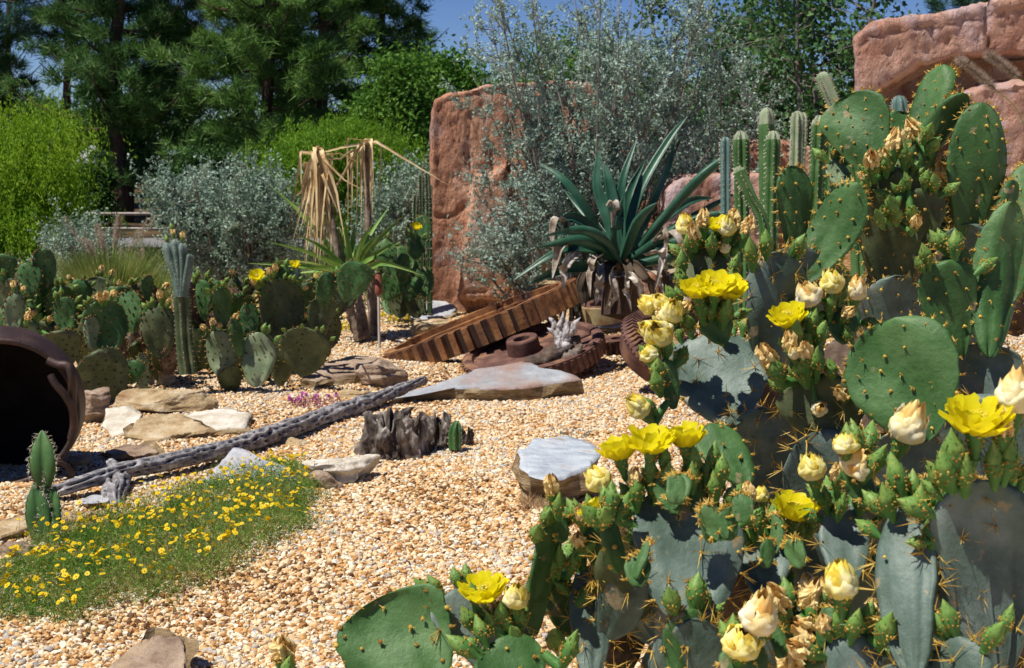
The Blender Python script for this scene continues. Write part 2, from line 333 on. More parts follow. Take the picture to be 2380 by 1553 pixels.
def gravel(name, y0, y1, dens, smin, smax, dz):
    ys = np.arange(y0, y1 + 1e-6, 0.12); nx = 90; mb = MB()
    V = np.array([[x, y, float(0)] for y in ys for x in np.linspace(-(0.40 * y + 0.5), 0.42 * y + 0.9, nx)]); V[:, 2] = gh(V[:, 0], V[:, 1]) + dz
    mb.add(V, gridf(len(ys), nx)); o = mb.build(name, STM, origin=np.zeros(3))
    ng = bpy.data.node_groups.new(name, 'GeometryNodeTree'); ng.interface.new_socket('Geometry', in_out='INPUT', socket_type='NodeSocketGeometry'); ng.interface.new_socket('Geometry', in_out='OUTPUT', socket_type='NodeSocketGeometry')
    N = ng.nodes; L = ng.links; gi = N.new('NodeGroupInput'); go = N.new('NodeGroupOutput')
    dp = N.new('GeometryNodeDistributePointsOnFaces'); dp.inputs['Density'].default_value = dens; L.new(gi.outputs[0], dp.inputs[0])
    col = bpy.data.collections.new(name + ' shapes')
    jn = N.new('GeometryNodeJoinGeometry')
    g2 = N.new('GeometryNodeGeometryToInstance')
    for k in range(6):
        r = np.random.default_rng(50 + k); v, f = ICO[2]; v = v * np.array([1, r.uniform(.55, .95), r.uniform(.4, .75)])
        for q in range(9):
            nn = nrm(r.normal(size=3)); dd = r.uniform(.35, .75); ex = np.maximum(v @ nn - dd * np.abs(nn) @ np.array([1, .8, .7]), 0); v = v - ex[:, None] * nn
        b2 = MB(); b2.add(v, f, 0, False); me = b2.mesh('pebble', [STM], np.zeros(3)); po = bpy.data.objects.new('pebble', me)
        oi = N.new('GeometryNodeObjectInfo'); oi.inputs['Object'].default_value = po; oi.inputs['As Instance'].default_value = True; L.new(oi.outputs['Geometry'], g2.inputs[0])
    iop = N.new('GeometryNodeInstanceOnPoints'); iop.inputs['Pick Instance'].default_value = True; L.new(dp.outputs['Points'], iop.inputs['Points'])
    L.new(g2.outputs[0], iop.inputs['Instance'])
    rr = N.new('FunctionNodeRandomValue'); rr.data_type = 'FLOAT_VECTOR'; rr.inputs[0].default_value = (-0.5, -0.5, 0); rr.inputs[1].default_value = (0.5, 0.5, 6.28); L.new(rr.outputs[0], iop.inputs['Rotation'])
    rs = N.new('FunctionNodeRandomValue'); rs.data_type = 'FLOAT'; rs.inputs[2].default_value = 0; rs.inputs[3].default_value = 1; rs.inputs['Seed'].default_value = 7
    pw = N.new('ShaderNodeMath'); pw.operation = 'POWER'; L.new(rs.outputs[1], pw.inputs[0]); pw.inputs[1].default_value = 2.2
    mm = N.new('ShaderNodeMath'); mm.operation = 'MULTIPLY_ADD'; L.new(pw.outputs[0], mm.inputs[0]); mm.inputs[1].default_value = smax - smin; mm.inputs[2].default_value = smin
    L.new(mm.outputs[0], iop.inputs['Scale']); L.new(iop.outputs[0], go.inputs[0])
    md = o.modifiers.new('scatter', 'NODES'); md.node_group = ng
    tag(o, None, None, kind='stuff'); return o
g1 = gravel('gravel', 2.2, 8.0, 4700, 0.0056, 0.0175, 0.003); tag(g1, 'tan, cream and orange gravel covering the near garden bed', 'gravel')
g2 = gravel('gravel', 8.0, 15.0, 2200, 0.0078, 0.0175, 0.003); tag(g2, 'tan gravel farther up the bed around the rusty gears', 'gravel')
RD = M('asphalt', [(0.16, 0.155, 0.16), (0.24, 0.23, 0.24)], 30, 0.9)
rd = sheet('road', np.linspace(-40, 40, 161), np.linspace(21.4, 23.4, 11), gh, RD, 0.03); tag(rd, None, None, kind='structure')
VG = M('verge_soil', [(0.03, 0.05, 0.015), (0.07, 0.095, 0.03), (0.14, 0.11, 0.055)], 4, 0.95)
vg = sheet('verge', np.linspace(-9, 3, 61), np.linspace(15.5, 20.5, 31), gh, VG, 0.015); tag(vg, None, None, kind='structure')

# ------------------------------------------------------------------ far side: pipe fence and parked car
PF = M('galvanised_pipe', [(0.22, 0.18, 0.165), (0.34, 0.29, 0.27)], 12, 0.5, metal=0.2)
fb = np.array([-9.0, 24.8, 0.22]); fn = thing('pipe_fence', fb, 'low grey two rail pipe fence along the road in front of the pines', 'fence')
for zz, nme in ((0.36, 'top_rail'), (0.10, 'bottom_rail')):
    mb = MB(); tube(mb, [(x, 24.8, gh(x, 24.8) + zz) for x in np.linspace(-11, 2, 14)], 0.028, 8); mb.build(nme, PF, fn)
for x in np.linspace(-11, 2, 8):
    mb = MB(); tube(mb, [(x, 24.83, gh(x, 24.8) - .1), (x, 24.83, gh(x, 24.8) + .40)], 0.035, 8); mb.build('post', PF, fn)
def car():
    c = W(288, 400, 43); x0, y0 = c[0], c[1]; z0 = float(gh(x0, y0)) + 0.26
    body = M('white_car_paint', [(0.78, 0.78, 0.8), (0.82, 0.82, 0.84)], 2, 0.25, spec=0.5); gl = M('car_glass', [(0.02, 0.025, 0.03), (0.03, 0.03, 0.04)], 2, 0.05, spec=0.8)
    tyre = M('tyre_rubber', [(0.02, 0.02, 0.02), (0.03, 0.03, 0.03)], 5, 0.9); rim = M('wheel_rim', [(0.5, 0.5, 0.52), (0.6, 0.6, 0.6)], 5, 0.3, metal=0.8); lamp = M('lamp_lens', [(0.7, 0.7, 0.65), (0.8, 0.8, 0.8)], 5, 0.1)
    t = thing('parked_car', np.array([x0, y0, z0 - .26]), 'white parked car half hidden behind the dark pine trunks', 'car')
    prof = [(-2.1, .30), (-2.15, .62), (-1.9, .82), (-1.35, .88), (-0.75, 1.28), (-.3, 1.36), (.6, 1.36), (1.1, 1.24), (1.6, .92), (2.05, .85), (2.15, .55), (2.1, .30), (-2.1, .30)]
    def shell(p, w, mat, nm, tap=0.14):
        p = np.array(p, float); n = len(p); mb = MB(); rows = []
        for s, sh in ((-1, 0.94), (-.92, 1), (.92, 1), (1, .94)):
            k = np.clip((p[:, 1] - .8) / .5, 0, 1) * tap
            rows.append(np.stack([x0 + p[:, 0] * sh, y0 + s * (w / 2 - k), z0 + p[:, 1] - .26], -1))
        V = np.stack(rows, 0).reshape(-1, 3); mb.add(V, gridf(4, n, True), 0, False)
        for r in (0, 3): mb.add(np.vstack([rows[r], rows[r].mean(0)]), np.array([(i, (i + 1) % n, n) for i in range(n)]), 0, False)
        return mb.build(nm, mat, t)
    shell(prof, 1.72, body, 'body')
    for nm, q in (('side_window', [(-.95, .92), (-.6, 1.22), (.05, 1.28), (.05, .92)]), ('side_window', [(.12, .92), (.12, 1.28), (.7, 1.27), (1.25, .95)])): shell(q, 1.735, gl, nm, .13)
    for sx in (-1.3, 1.3):
        for sy in (-.8, .8):
            mb = MB(); tube(mb, [(x0 + sx, y0 + sy - .09, z0 + .06), (x0 + sx, y0 + sy + .09, z0 + .06)], .32, 20); w = mb.build('wheel', tyre, t)
            mb = MB(); tube(mb, [(x0 + sx, y0 + sy - .11, z0 + .06), (x0 + sx, y0 + sy + .11, z0 + .06)], .18, 14); mb.build('rim', rim, w, origin=WO[t.name])
    for sy in (-.6, .6):
        mb = MB(); v, f = ICO[2]; mb.add(v * [.07, .16, .09] + [x0 - 2.1, y0 + sy, z0 + .40], f); mb.build('headlight', lamp, t)
car()

# ------------------------------------------------------------------ trees
BARK = M('pine_bark', [(0.04, 0.025, 0.018), (0.09, 0.055, 0.038), (0.16, 0.10, 0.075)], 5, 0.95, 0.03, 14, stretch=(1, 1, .25))
BARKG = M('grey_bark', [(0.12, 0.10, 0.08), (0.28, 0.25, 0.21)], 8, 0.9, 0.01, 30, stretch=(1, 1, .3))
NEED = [M('pine_needles_%s' % n, c, 1.1, 0.55, transl=0.3, island=0.35) for n, c in (('dark', [(0.03, 0.095, 0.02), (0.075, 0.175, 0.04), (0.14, 0.25, 0.07)]), ('mid', [(0.055, 0.135, 0.022), (0.11, 0.23, 0.045), (0.20, 0.34, 0.08)]), ('blue', [(0.02, 0.075, 0.04), (0.045, 0.125, 0.075), (0.075, 0.17, 0.10)]))]
def pine(px, d, H, R, z0, lab, mat, seed, lean=0.0, dens=1.0, rt=0.16, bare=0.0, nl=0.23):
    rng = np.random.default_rng(seed); b = onground(px, d); t = thing('pine_tree', b, lab, 'tree', 'pines behind the road')
    top = b + np.array([lean, 0, H]); n = 14; P = np.array([b + (top - b) * k / n + np.array([.08 * math.sin(k * .9 + seed), .05 * math.cos(k), 0]) * (k > 0) for k in range(n + 1)])
    mb = MB(); tube(mb, P, rt * (1 - 0.9 * np.linspace(0, 1, n + 1)) * (1 + .35 * np.exp(-np.linspace(0, 1, n + 1) * 25)), 9)
    tc = []; td = []; z = z0
    while z < H * 0.99:
        f = (z - z0) / (H - z0); Lb = R * (1 - f) ** 0.75 * (0.55 + 0.45 * min(1, f * 6 + .3)) + .25
        for a in np.arange(rng.integers(3, 6)) * 1.3 + rng.random() * 6.28:
            L = Lb * rng.uniform(.6, 1.1); a += rng.normal() * .3; st = b + (top - b) * z / H; m = 7; up = rng.uniform(.02, .35)
            q = np.array([st + np.array([math.cos(a), math.sin(a), 0]) * L * u + np.array([0, 0, L * (up * u - .22 * u * (1 - u) * 2 + .18 * u ** 3)]) for u in np.linspace(0, 1, m)])
            tube(mb, q, np.linspace(.035, .008, m) * rt / .16, 5, caps=False)
            if rng.random() < bare: continue
            k = max(4, int(L * 50 * dens)); u = rng.uniform(.15, 1.02, k); i = u * (m - 1); i0 = np.clip(i.astype(int), 0, m - 2); fr = (i - i0)[:, None]
            p = q[i0] * (1 - fr) + q[i0 + 1] * fr; sd = np.array([-math.sin(a), math.cos(a), 0]); off = rng.normal(size=(k, 1)) * .30 * (L / 2.2) ** .7 * np.sin(np.clip(u, 0, 1) * 2.4)[:, None]
            cl = rng.integers(0, max(2, int(L * 3.2)), k); p = p[cl % k] + rng.normal(size=(k, 3)) * [.115, .115, .07] + sd * off[cl % k] * .9
            tc.append(p); td.append(np.array([math.cos(a), math.sin(a), .55]) * .8 + sd * np.sign(off) * .4)
        z += rng.uniform(.28, .5)
    mb.build('trunk', BARK, t)
    tc = np.vstack(tc); td = np.vstack(td); k = 11; c = np.repeat(tc, k, 0); dd = np.repeat(td, k, 0) * .6 + [0, 0, .35] + rng.normal(size=(len(c), 3)) * .75
    c = c + rng.normal(size=c.shape) * .03; cm = MB(); blades(cm, c, dd, nl * rng.uniform(.7, 1.25, len(c)), 0.021, rng, droop=.06, seg=1); cm.build('crown', NEED[mat], t)
pine(295, 28.4, 9.5, 2.1, 0.9, 'big dark pine with straight trunk behind the road, left of the grey shrub', 0, 1, .2, 1.15, .19)
pine(395, 33, 8.5, 1.0, 1.0, 'dark narrow pine just right of the big pine with the straight trunk', 0, 2, .1, 1.1, .15)
pine(640, 27, 9.2, 1.85, 0.6, 'bushy mid green pine above the yucca, the lightest of the row', 1, 3, -.1, 1.35, .14)
pine(755, 31, 11, 1.9, 0.9, 'tall dark green pine above and behind the hanging dead yucca leaves', 1, 4, .1, 1.2, .16)
pine(900, 33, 8.2, 1.6, 0.9, 'ragged dark pine at the right end of the pine row beside open sky', 0, 5, .1, 1.0, .14, .15)
pine(965, 36, 4.4, .85, 0.9, 'small pointed pine top standing out against the blue sky', 0, 6, .05, .8, .07, .3)
pine(62, 36, 11, 1.5, 4.3, 'thin bare stemmed pine rising over the bright green tree at the left', 2, 7, .0, .9, .10, .3)
pine(-55, 31, 9, 1.6, 1.2, 'dark pine cut off by the left edge of the photo', 0, 8, .0, 1.1, .15)
pine(462, 40, 8.4, .7, 2.0, 'thin pine spire in the sky gap between the big pines', 2, 9, .0, .9, .07, .2)
pine(180, 37, 11, 1.25, 3.6, 'bluish pine standing behind and left of the big straight pine', 2, 10, .1, .9, .13)
pine(588, 38, 11, 1.1, 2.4, 'bluish tall pine behind the bushy mid green pine', 2, 11, .1, .9, .13)
pine(1405, 30, 3.4, .8, 0.4, 'dark slender conifer showing through the top of the big silver shrub', 0, 12, .0, .9, .07)
pine(2240, 34, 7.5, 1.3, 2.0, 'dark blue green pine above the pink overhanging rock', 2, 13, .0, 1.0, .12)
LEAF = {}
for n, c, tr in (('pepper', [(0.13, 0.28, 0.012), (0.24, 0.42, 0.022), (0.36, 0.53, 0.04)], .4), ('pepper_mid', [(0.10, 0.24, 0.015), (0.17, 0.34, 0.022), (0.27, 0.44, 0.04)], .4), ('round', [(0.05, 0.135, 0.015), (0.095, 0.22, 0.025), (0.15, 0.29, 0.045)], .3),
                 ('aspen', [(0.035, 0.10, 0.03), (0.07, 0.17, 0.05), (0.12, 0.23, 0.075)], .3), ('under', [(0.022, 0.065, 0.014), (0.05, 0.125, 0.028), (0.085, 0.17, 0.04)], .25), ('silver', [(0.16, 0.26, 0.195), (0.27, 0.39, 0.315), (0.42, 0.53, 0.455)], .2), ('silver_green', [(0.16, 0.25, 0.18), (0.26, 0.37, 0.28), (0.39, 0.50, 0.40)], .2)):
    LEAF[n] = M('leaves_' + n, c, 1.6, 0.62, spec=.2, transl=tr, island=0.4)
def dome_tree(name, px, d, pxbox, lab, cat, leaf, seed, n, size, aspect, droop=False, clumps=60, depth=None, trunk=.10, shell=.6, group=None, cs=1.0, ztop=None):
    """crown = leaf clumps filling an uneven ellipsoid given by its pixel box at distance d"""
    rng = np.random.default_rng(seed); x0, y0, x1, y1 = pxbox; b = onground(px, d); t = thing(name, b, lab, cat, group)
    a = W(x0, y1, d); e = W(x1, y0, d); c = (a + e) / 2; r = np.array([abs(e[0] - a[0]) / 2, depth or abs(e[0] - a[0]) / 2.4, abs(e[2] - a[2]) / 2])
    u = nrm(rng.normal(size=(clumps, 3))); u[:, 2] = np.where(u[:, 2] < -.55, -u[:, 2], u[:, 2]); rad = rng.uniform(shell, 1.0, clumps)[:, None]
    lump = 1 + .22 * fbm(u * 1.6, seed, 3)[:, None]; cc = c + u * rad * r * lump
    mb = MB(); top = c + np.array([0, 0, -r[2] * .2]); P = spline([b - [0, 0, .05], b * .5 + top * .5 + rng.normal(size=3) * .06, top], 8); tube(mb, P, np.linspace(trunk, trunk * .5, 8), 8)
    for k in range(0, clumps, 2):
        s = P[rng.integers(3, 8)]; q = spline([s, (s + cc[k]) / 2 + np.array([0, 0, .1 * r[2]]) + rng.normal(size=3) * .06 * r, cc[k]], 6); tube(mb, q, np.linspace(trunk * .3, trunk * .06, 6), 5, caps=False)
    mb.build('trunk', BARKG, t); cm = MB(); w = rng.dirichlet(np.ones(clumps) * 4); sz = .26 * cs * r.mean()
    for k in range(clumps):
        m = int(n * w[k]); p = rng.normal(size=(m, 3)) * sz * np.array([1, 1, .75])
        if droop:
            m2 = max(m // 14, 1); s0 = cc[k] + rng.normal(size=(m2, 3)) * sz * np.array([1, 1, .5]); Ls = rng.uniform(.35, 1.0, m2) * r[2] * .55; tt = rng.random((m2, 14)); dirn = nrm(np.stack([u[k, 0] * .5 + rng.normal(size=m2) * .2, u[k, 1] * .5 + rng.normal(size=m2) * .2, -np.ones(m2)], -1))
            p = (s0[:, None] + dirn[:, None] * (Ls[:, None] * tt)[..., None] + rng.normal(size=(m2, 14, 3)) * size * .4).reshape(-1, 3); p[:, 2] = np.maximum(p[:, 2], gh(p[:, 0], p[:, 1]) + .02)
            leaves(cm, p, size, rng, aspect, 0, np.array([u[k, 0] * .4, u[k, 1] * .4, -1.3]), .7)
        else:
            p = cc[k] + p; leaves(cm, p, size, rng, aspect)
    cm.build('crown', LEAF[leaf], t); return t
dome_tree('pepper_tree', 75, 18, (-95, 238, 186, 700), 'bright yellow green weeping tree at the left edge in front of the pines', 'tree', 'pepper', 21, 80000, .058, .26, True, 90, trunk=.09, shell=.35)
dome_tree('pepper_tree', 800, 19, (635, 268, 985, 560), 'yellow green weeping tree behind the hanging dead yucca leaves', 'tree', 'pepper_mid', 22, 52000, .058, .28, True, 80, trunk=.09, shell=.35)
dome_tree('broadleaf_tree', 1000, 25, (885, 122, 1160, 520), 'rounded dark green broadleaf tree left of the rock pillar, below the open sky', 'tree', 'round', 23, 24000, .10, .5, False, 90, trunk=.12, shell=.5, cs=.8)
dome_tree('broadleaf_tree', 905, 23, (815, 165, 1040, 520), 'lower green broadleaf tree leaning left of the rounded tree by the pillar', 'tree', 'round', 24, 16000, .09, .5, False, 60, trunk=.1, shell=.5, cs=.8)
dome_tree('broadleaf_tree', 440, 25, (395, 350, 545, 520), 'small glossy leaved bush at the edge of the dark pine shade', 'bush', 'under', 25, 5000, .09, .5, False, 40, trunk=.06)
dome_tree('dark_bush', 225, 26.5, (170, 395, 262, 545), 'dark bush in the pine shade left of the straight trunk', 'bush', 'under', 26, 5000, .1, .5, False, 40, trunk=.05, group='bushes in the pine shade')
dome_tree('dark_bush', 480, 30, (370, 300, 600, 520), 'big dark bush filling the pine shade behind the grey shrub', 'bush', 'under', 27, 9000, .1, .5, False, 50, trunk=.05, group='bushes in the pine shade')
def airy_tree(px, d, H, lab, leaf, seed, n, spread, size, stems=3, group=None, nm='slender_tree'):
    rng = np.random.default_rng(seed); b = onground(px, d); t = thing(nm, b, lab, 'tree', group); mb = MB(); cm = MB(); pts = []
    for s in range(stems):
        a = rng.uniform(0, 6.28); P = spline([b + [.1 * math.cos(a), .1 * math.sin(a), -.05], b + [spread * .25 * math.cos(a), spread * .2 * math.sin(a), H * .45], b + [spread * .45 * math.cos(a) + rng.normal() * .2, spread * .4 * math.sin(a), H * rng.uniform(.85, 1.05)]], 14)
        tube(mb, P, np.linspace(.06, .012, 14), 7)
        for k in range(16):
            i = rng.integers(3, 14); a2 = rng.uniform(0, 6.28); L = spread * rng.uniform(.35, .8) * (1.1 - i / 16); e = P[i] + [L * math.cos(a2), L * math.sin(a2), L * rng.uniform(.2, .9)]
            q = spline([P[i], (P[i] + e) / 2 + rng.normal(size=3) * .08, e], 6); tube(mb, q, np.linspace(.018, .005, 6), 5, caps=False)
            for _ in range(5):
                j = rng.integers(1, 6); e2 = q[j] + rng.normal(size=3) * [.4, .4, .3]; tube(mb, [q[j], e2], [.006, .003], 4, caps=False); pts.append(np.linspace(q[j], e2, 8)[2:]); pts.append(q[2:])
    mb.build('trunk', BARKG, t); pts = np.vstack(pts); c = pts[rng.integers(0, len(pts), n)] + rng.normal(size=(n, 3)) * .11; leaves(cm, c, size, rng, .75); cm.build('crown', LEAF[leaf], t)
airy_tree(1905, 19, 3.6, 'slender tree with thin pale stems left of the overhanging pink rock', 'aspen', 31, 5200, 1.5, .085)
airy_tree(1745, 21, 3.6, 'thin leafy tree between the silver shrub and the pale stemmed tree', 'aspen', 32, 5200, 1.5, .085)
airy_tree(1600, 22, 3.7, 'thin airy tree behind the right side of the silver shrub', 'aspen', 33, 4600, 1.4, .085)
airy_tree(2040, 23, 3.4, 'airy tree with sky gaps just above the left end of the pink overhang', 'aspen', 34, 4200, 1.4, .085)
for i, (px, bx, lab) in enumerate([(1580, (1480, 190, 1690, 520), 'dense green bush behind the agave and the silver shrub'), (1720, (1640, 215, 1850, 520), 'dense green bush behind the ribbed columnar cacti'), (1890, (1800, 190, 2010, 520), 'dense green bush below the slender tree by the overhang'), (1300, (1150, 90, 1470, 500), 'dark green broadleaf bush behind the rock pillar')]):
    dome_tree('green_bush', px, 24 + i * .7, bx, lab, 'bush', 'round' if i != 1 else 'under', 40 + i, 13000, .085, .55, False, 60, trunk=.07, shell=.3, group='bushes behind the garden', cs=.9)
def wood(name, d, x0, x1, top, n, seed, lab):
    rng = np.random.default_rng(seed); mb = MB(); px = rng.uniform(x0, x1, n); py = top + (470 - top) * rng.random(n) + 35 * fbm(np.stack([px / 60, px * 0, px * 0], -1), seed, 2)
    dd = d + rng.uniform(-2.5, 2.5, n); c = np.array([W(a, b, e) for a, b, e in zip(px, py, dd)]); c = np.repeat(c, 7, 0) + rng.normal(size=(n * 7, 3)) * .35; leaves(mb, c, .26, rng, .6); o = mb.build(name, LEAF['under'], origin=np.array([0, d, 0.])); tag(o, lab, 'wood', kind='stuff')
wood('distant_wood', 54, -150, 1100, 285, 5200, 61, 'dark mass of woodland far behind the pine trunks')
wood('distant_wood', 48, 1080, 2500, 205, 5600, 62, 'green mass of woodland behind the right side of the garden')

# ------------------------------------------------------------------ sculpted red rock
ROCK = M('red_rock', [(0.28, 0.125, 0.07), (0.45, 0.22, 0.135), (0.56, 0.31, 0.20), (0.62, 0.42, 0.32)], 2.6, 0.92, 0.035, 26, stretch=(1, 1, .5), spots=(5, .56, .70, (0.45, 0.30, 0.27)), pits=(30, .55, .66, (0.13, 0.055, 0.03)))
ROCKP = M('pink_rock', [(0.26, 0.125, 0.085), (0.42, 0.22, 0.155), (0.53, 0.32, 0.24), (0.60, 0.43, 0.36)], 2.6, 0.92, 0.035, 26, stretch=(1, 1, .6), spots=(4.2, .50, .66, (0.48, 0.36, 0.36)), pits=(24, .57, .67, (0.15, 0.07, 0.045)))
def rock(name, parts, vox, disp, scale, seed, mat, lab, cat, fine=.016, cracks=()):
    v, f = remesh([prism(*p) for p in parts], vox, disp, scale, seed, fine, cracks); mb = MB(); mb.add(v, f, 0, True); return tag(mb.build(name, mat), lab, cat)
rock('rock_pillar', [([(988, 735), (992, 640), (1004, 470), (1004, 300), (1012, 235), (1035, 222), (1085, 212), (1132, 196), (1190, 190), (1222, 192), (1226, 600), (1222, 735)], 13.2, 1.0), ([(1180, 735), (1190, 195), (1290, 186), (1430, 200), (1490, 212), (1520, 480), (1530, 735)], 13.5, 1.0), ([(1060, 700), (1100, 420), (1180, 380), (1200, 700)], 13.13, .4)], .026, .024, 1.7, 5, ROCK, 'tall orange red sculpted rock pillar standing behind the silver shrub', 'rock', fine=.010, cracks=[([(1094, 263), (1090, 330), (1098, 412), (1094, 470)], 4, .06), ([(1185, 250), (1182, 330), (1188, 400)], 4, .06), ([(1147, 337), (1140, 390), (1130, 425)], 5, .07), ([(1062, 672), (1095, 680), (1130, 676)], 3, .04), ([(1080, 690), (1120, 694), (1150, 690)], 3, .03), ([(1183, 560), (1190, 640), (1186, 700)], 5, .07), ([(1022, 240), (1018, 330), (1020, 420)], 3, .03), ([(1060, 520), (1075, 500), (1078, 560)], 3, .025), ([(1040, 236), (1100, 222), (1200, 205)], 4, .03)])
rock('rock_overhang', [([(1985, 88), (1988, 160), (1990, 226), (2012, 230), (2060, 194), (2126, 151), (2180, 142), (2234, 129), (2380, 122), (2520, 105), (2520, -30), (2400, -12), (2270, 8), (2180, 30), (2060, 46), (2010, 66)], 10.6, 2.0, 0, .62), ([(2035, 60), (2190, 36), (2290, 2), (2500, -40), (2500, 20), (2280, 45), (2180, 62), (2020, 82)], 10.56, .5, 0, .2), ([(2020, 300), (2020, 100), (2520, 0), (2520, 560), (2030, 560)], 12.3, 1.0, 0, .4)], .030, .022, 1.5, 6, ROCKP, 'big pink overhanging rock ledge with a dark hollow below, top right', 'rock', cracks=[([(1999, 104), (2030, 82), (2080, 76), (2180, 64), (2240, 46), (2300, 40), (2400, 22)], 4, .06), ([(2140, 66), (2138, 100), (2132, 145)], 3, .05), ([(2171, 66), (2170, 130)], 2.5, .03), ([(2290, 20), (2294, 60), (2300, 120)], 6, .10), ([(2370, 30), (2372, 90)], 3, .05), ([(2000, 100), (1998, 165)], 2.5, .03), ([(2060, 120), (2090, 112), (2110, 120)], 3, .025), ([(2292, 2), (2300, 30)], 5, .08)])
rock('rock_boulder', [([(2240, 216), (2290, 198), (2400, 190), (2520, 195), (2520, 620), (2250, 620), (2215, 420), (2225, 300)], 10.55, 1.2, 0, .4)], .035, .05, 1.5, 7, ROCKP, 'pink orange boulder under the right end of the overhang', 'rock')
rock('rock_block', [([(1545, 445), (1590, 412), (1700, 408), (1790, 405), (1800, 600), (1545, 600)], 11.2, .9)], .024, .012, 2, 8, ROCKP, 'low flat topped pink rock block behind the agave leaves', 'rock')
rock('rock_block', [([(1742, 335), (1800, 325), (1880, 335), (1910, 380), (1925, 600), (1742, 600)], 12.4, .9)], .024, .014, 2, 9, ROCK, 'squat reddish rock block among the ribbed columnar cacti', 'rock')
rock('rock_boulder', [([(1950, 545), (1985, 515), (2060, 480), (2160, 470), (2240, 500), (2250, 640), (1935, 640)], 9.6, .8)], .03, .05, 2.2, 10, M('ochre_rock', [(0.33, 0.17, 0.07), (0.52, 0.30, 0.14), (0.66, 0.48, 0.32)], 3, .9, .02, 30, stretch=(1, 1, 2.5)), 'layered ochre boulder on the gravel behind the tall prickly pear', 'rock')
# ------------------------------------------------------------------ loose stones and slabs
SLATE = M('slate_grey', [(0.27, 0.29, 0.32), (0.42, 0.43, 0.46), (0.54, 0.54, 0.55)], 7, .75, .012, 35, spots=(2.6, .55, .66, (0.42, 0.28, 0.19)))
SLATE2 = M('slate_blue', [(0.30, 0.34, 0.40), (0.45, 0.50, 0.56), (0.58, 0.62, 0.66)], 9, .7, .010, 40, spots=(5, .62, .72, (0.40, 0.28, 0.17)), stretch=(1, 2.5, 1))
SLATEM = M('slate_mauve', [(0.24, 0.27, 0.30), (0.34, 0.36, 0.39), (0.45, 0.46, 0.48)], 7, .75, .012, 30, spots=(1.5, .42, .54, (0.30, 0.20, 0.165)), pits=(9, .6, .72, (0.40, 0.27, 0.16)))
BROWN = M('brown_flagstone', [(0.15, 0.09, 0.06), (0.33, 0.24, 0.17), (0.48, 0.38, 0.30)], 7, .8, .016, 30, spots=(3, .52, .64, (0.42, 0.30, 0.16)), stretch=(1, 1, 2.5), pits=(14, .6, .7, (0.12, 0.075, 0.05)))
TAN = M('tan_stone', [(0.22, 0.14, 0.065), (0.46, 0.34, 0.19), (0.64, 0.55, 0.40)], 8, .85, .018, 30, spots=(4, .54, .66, (0.26, 0.145, 0.06)), stretch=(1, 1, 2), pits=(15, .6, .7, (0.14, 0.085, 0.045)))
QUARTZ = M('white_stone', [(0.42, 0.35, 0.25), (0.63, 0.58, 0.49), (0.78, 0.75, 0.70)], 8, .7, .016, 30, spots=(3.2, .6, .7, (0.50, 0.32, 0.13)))
EDGE = M('slab_edge', [(0.12, 0.075, 0.035), (0.30, 0.21, 0.11), (0.50, 0.40, 0.25)], 9, .9, .02, 30, stretch=(1, 1, 5), pits=(14, .58, .68, (0.10, 0.06, 0.035)))
def lift(px, py, h):
    r = ray(px, py); t = 1.5
    while t < 40:
        p = CAM + r * t
        if p[2] <= gh(p[0], p[1]) + h: break
        t += .01
    return t
def slab(name, pix, d, ztop, th, mat, lab, a=0.0, b=0.0, seed=0, edge=EDGE, rough=.017, under=.25, rise=.0):
    """flat stone: outline of its top face traced on a tilted plane at real distance d, sides go down `th` metres"""
    c = np.array(pix, float).mean(0); d = lift(c[0], c[1], th * .62) if d is None else d; P0 = W(c[0], c[1], d); z0 = ztop if ztop is not None else P0[2]
    n = np.array([-b, -a, 1.0]); pl = np.array([P0[0], P0[1], P0[2]]); out = []
    for x, y in pix:
        r = ray(x, y); t = np.dot(n, pl - CAM) / np.dot(n, r); t = np.clip(t, d * .8, d * 1.25); out.append(CAM + r * t)
    out = np.array(out); m = len(out); ctr = out.mean(0); K = 12; ring = []
    for i in range(m):
        for k in range(K): ring.append(out[i] * (1 - k / K) + out[(i + 1) % m] * k / K)
    ring = np.array(ring); M_ = len(ring); rng = np.random.default_rng(seed); rs = np.linalg.norm(ring - ctr, axis=1).mean()
    rows = []; prof = [(0.02, 0, 0), (.25, rise, 0), (.5, rise * .8, 0), (.75, rise * .4, 0), (.9, rise * .15, 0), (.97, 0, 0), (1.0, -.012, 0), (1.01, -.3 * th, 1), (.99, -.5 * th, 1), (1 - under * .25, -.7 * th, 1), (1 - under * .6, -.9 * th, 1), (1 - under, -th, 1), (.3, -th, 1)]
    for s, dz, sd in prof:
        p = ctr + (ring - ctr) * s + np.array([0, 0, dz]); amp = rough * (2.2 if sd else .45)
        nv = fbm(p * 7 + seed, seed, 4); 
        if sd: p = p + nrm(ring - ctr) * (fbm(p * np.array([5, 5, 26]) + seed, seed + 3, 3) * amp)[:, None] * 1.3
        p = p + np.array([0, 0, 1]) * (nv * amp)[:, None]
        if s > .9 and not sd: p = p + nrm(ring - ctr) * (fbm(p * 9, seed + 7, 3) * rough * 1.4)[:, None]
        rows.append(p)
    V = np.vstack(rows); F = gridf(len(rows), M_, True); mb = MB(); cut = 6 * M_; mb.add(V, F[:cut], 0, True); mb.add(V, F[cut:], 1, False)
    q = np.arange(M_); mb.add(np.vstack([rows[0], [rows[0].mean(0)]]), np.stack([q, (q + 1) % M_, np.full(M_, M_)], -1), 0, True)
    return tag(mb.build(name, [mat, edge]), lab, 'rock', 'stones lying on the gravel')
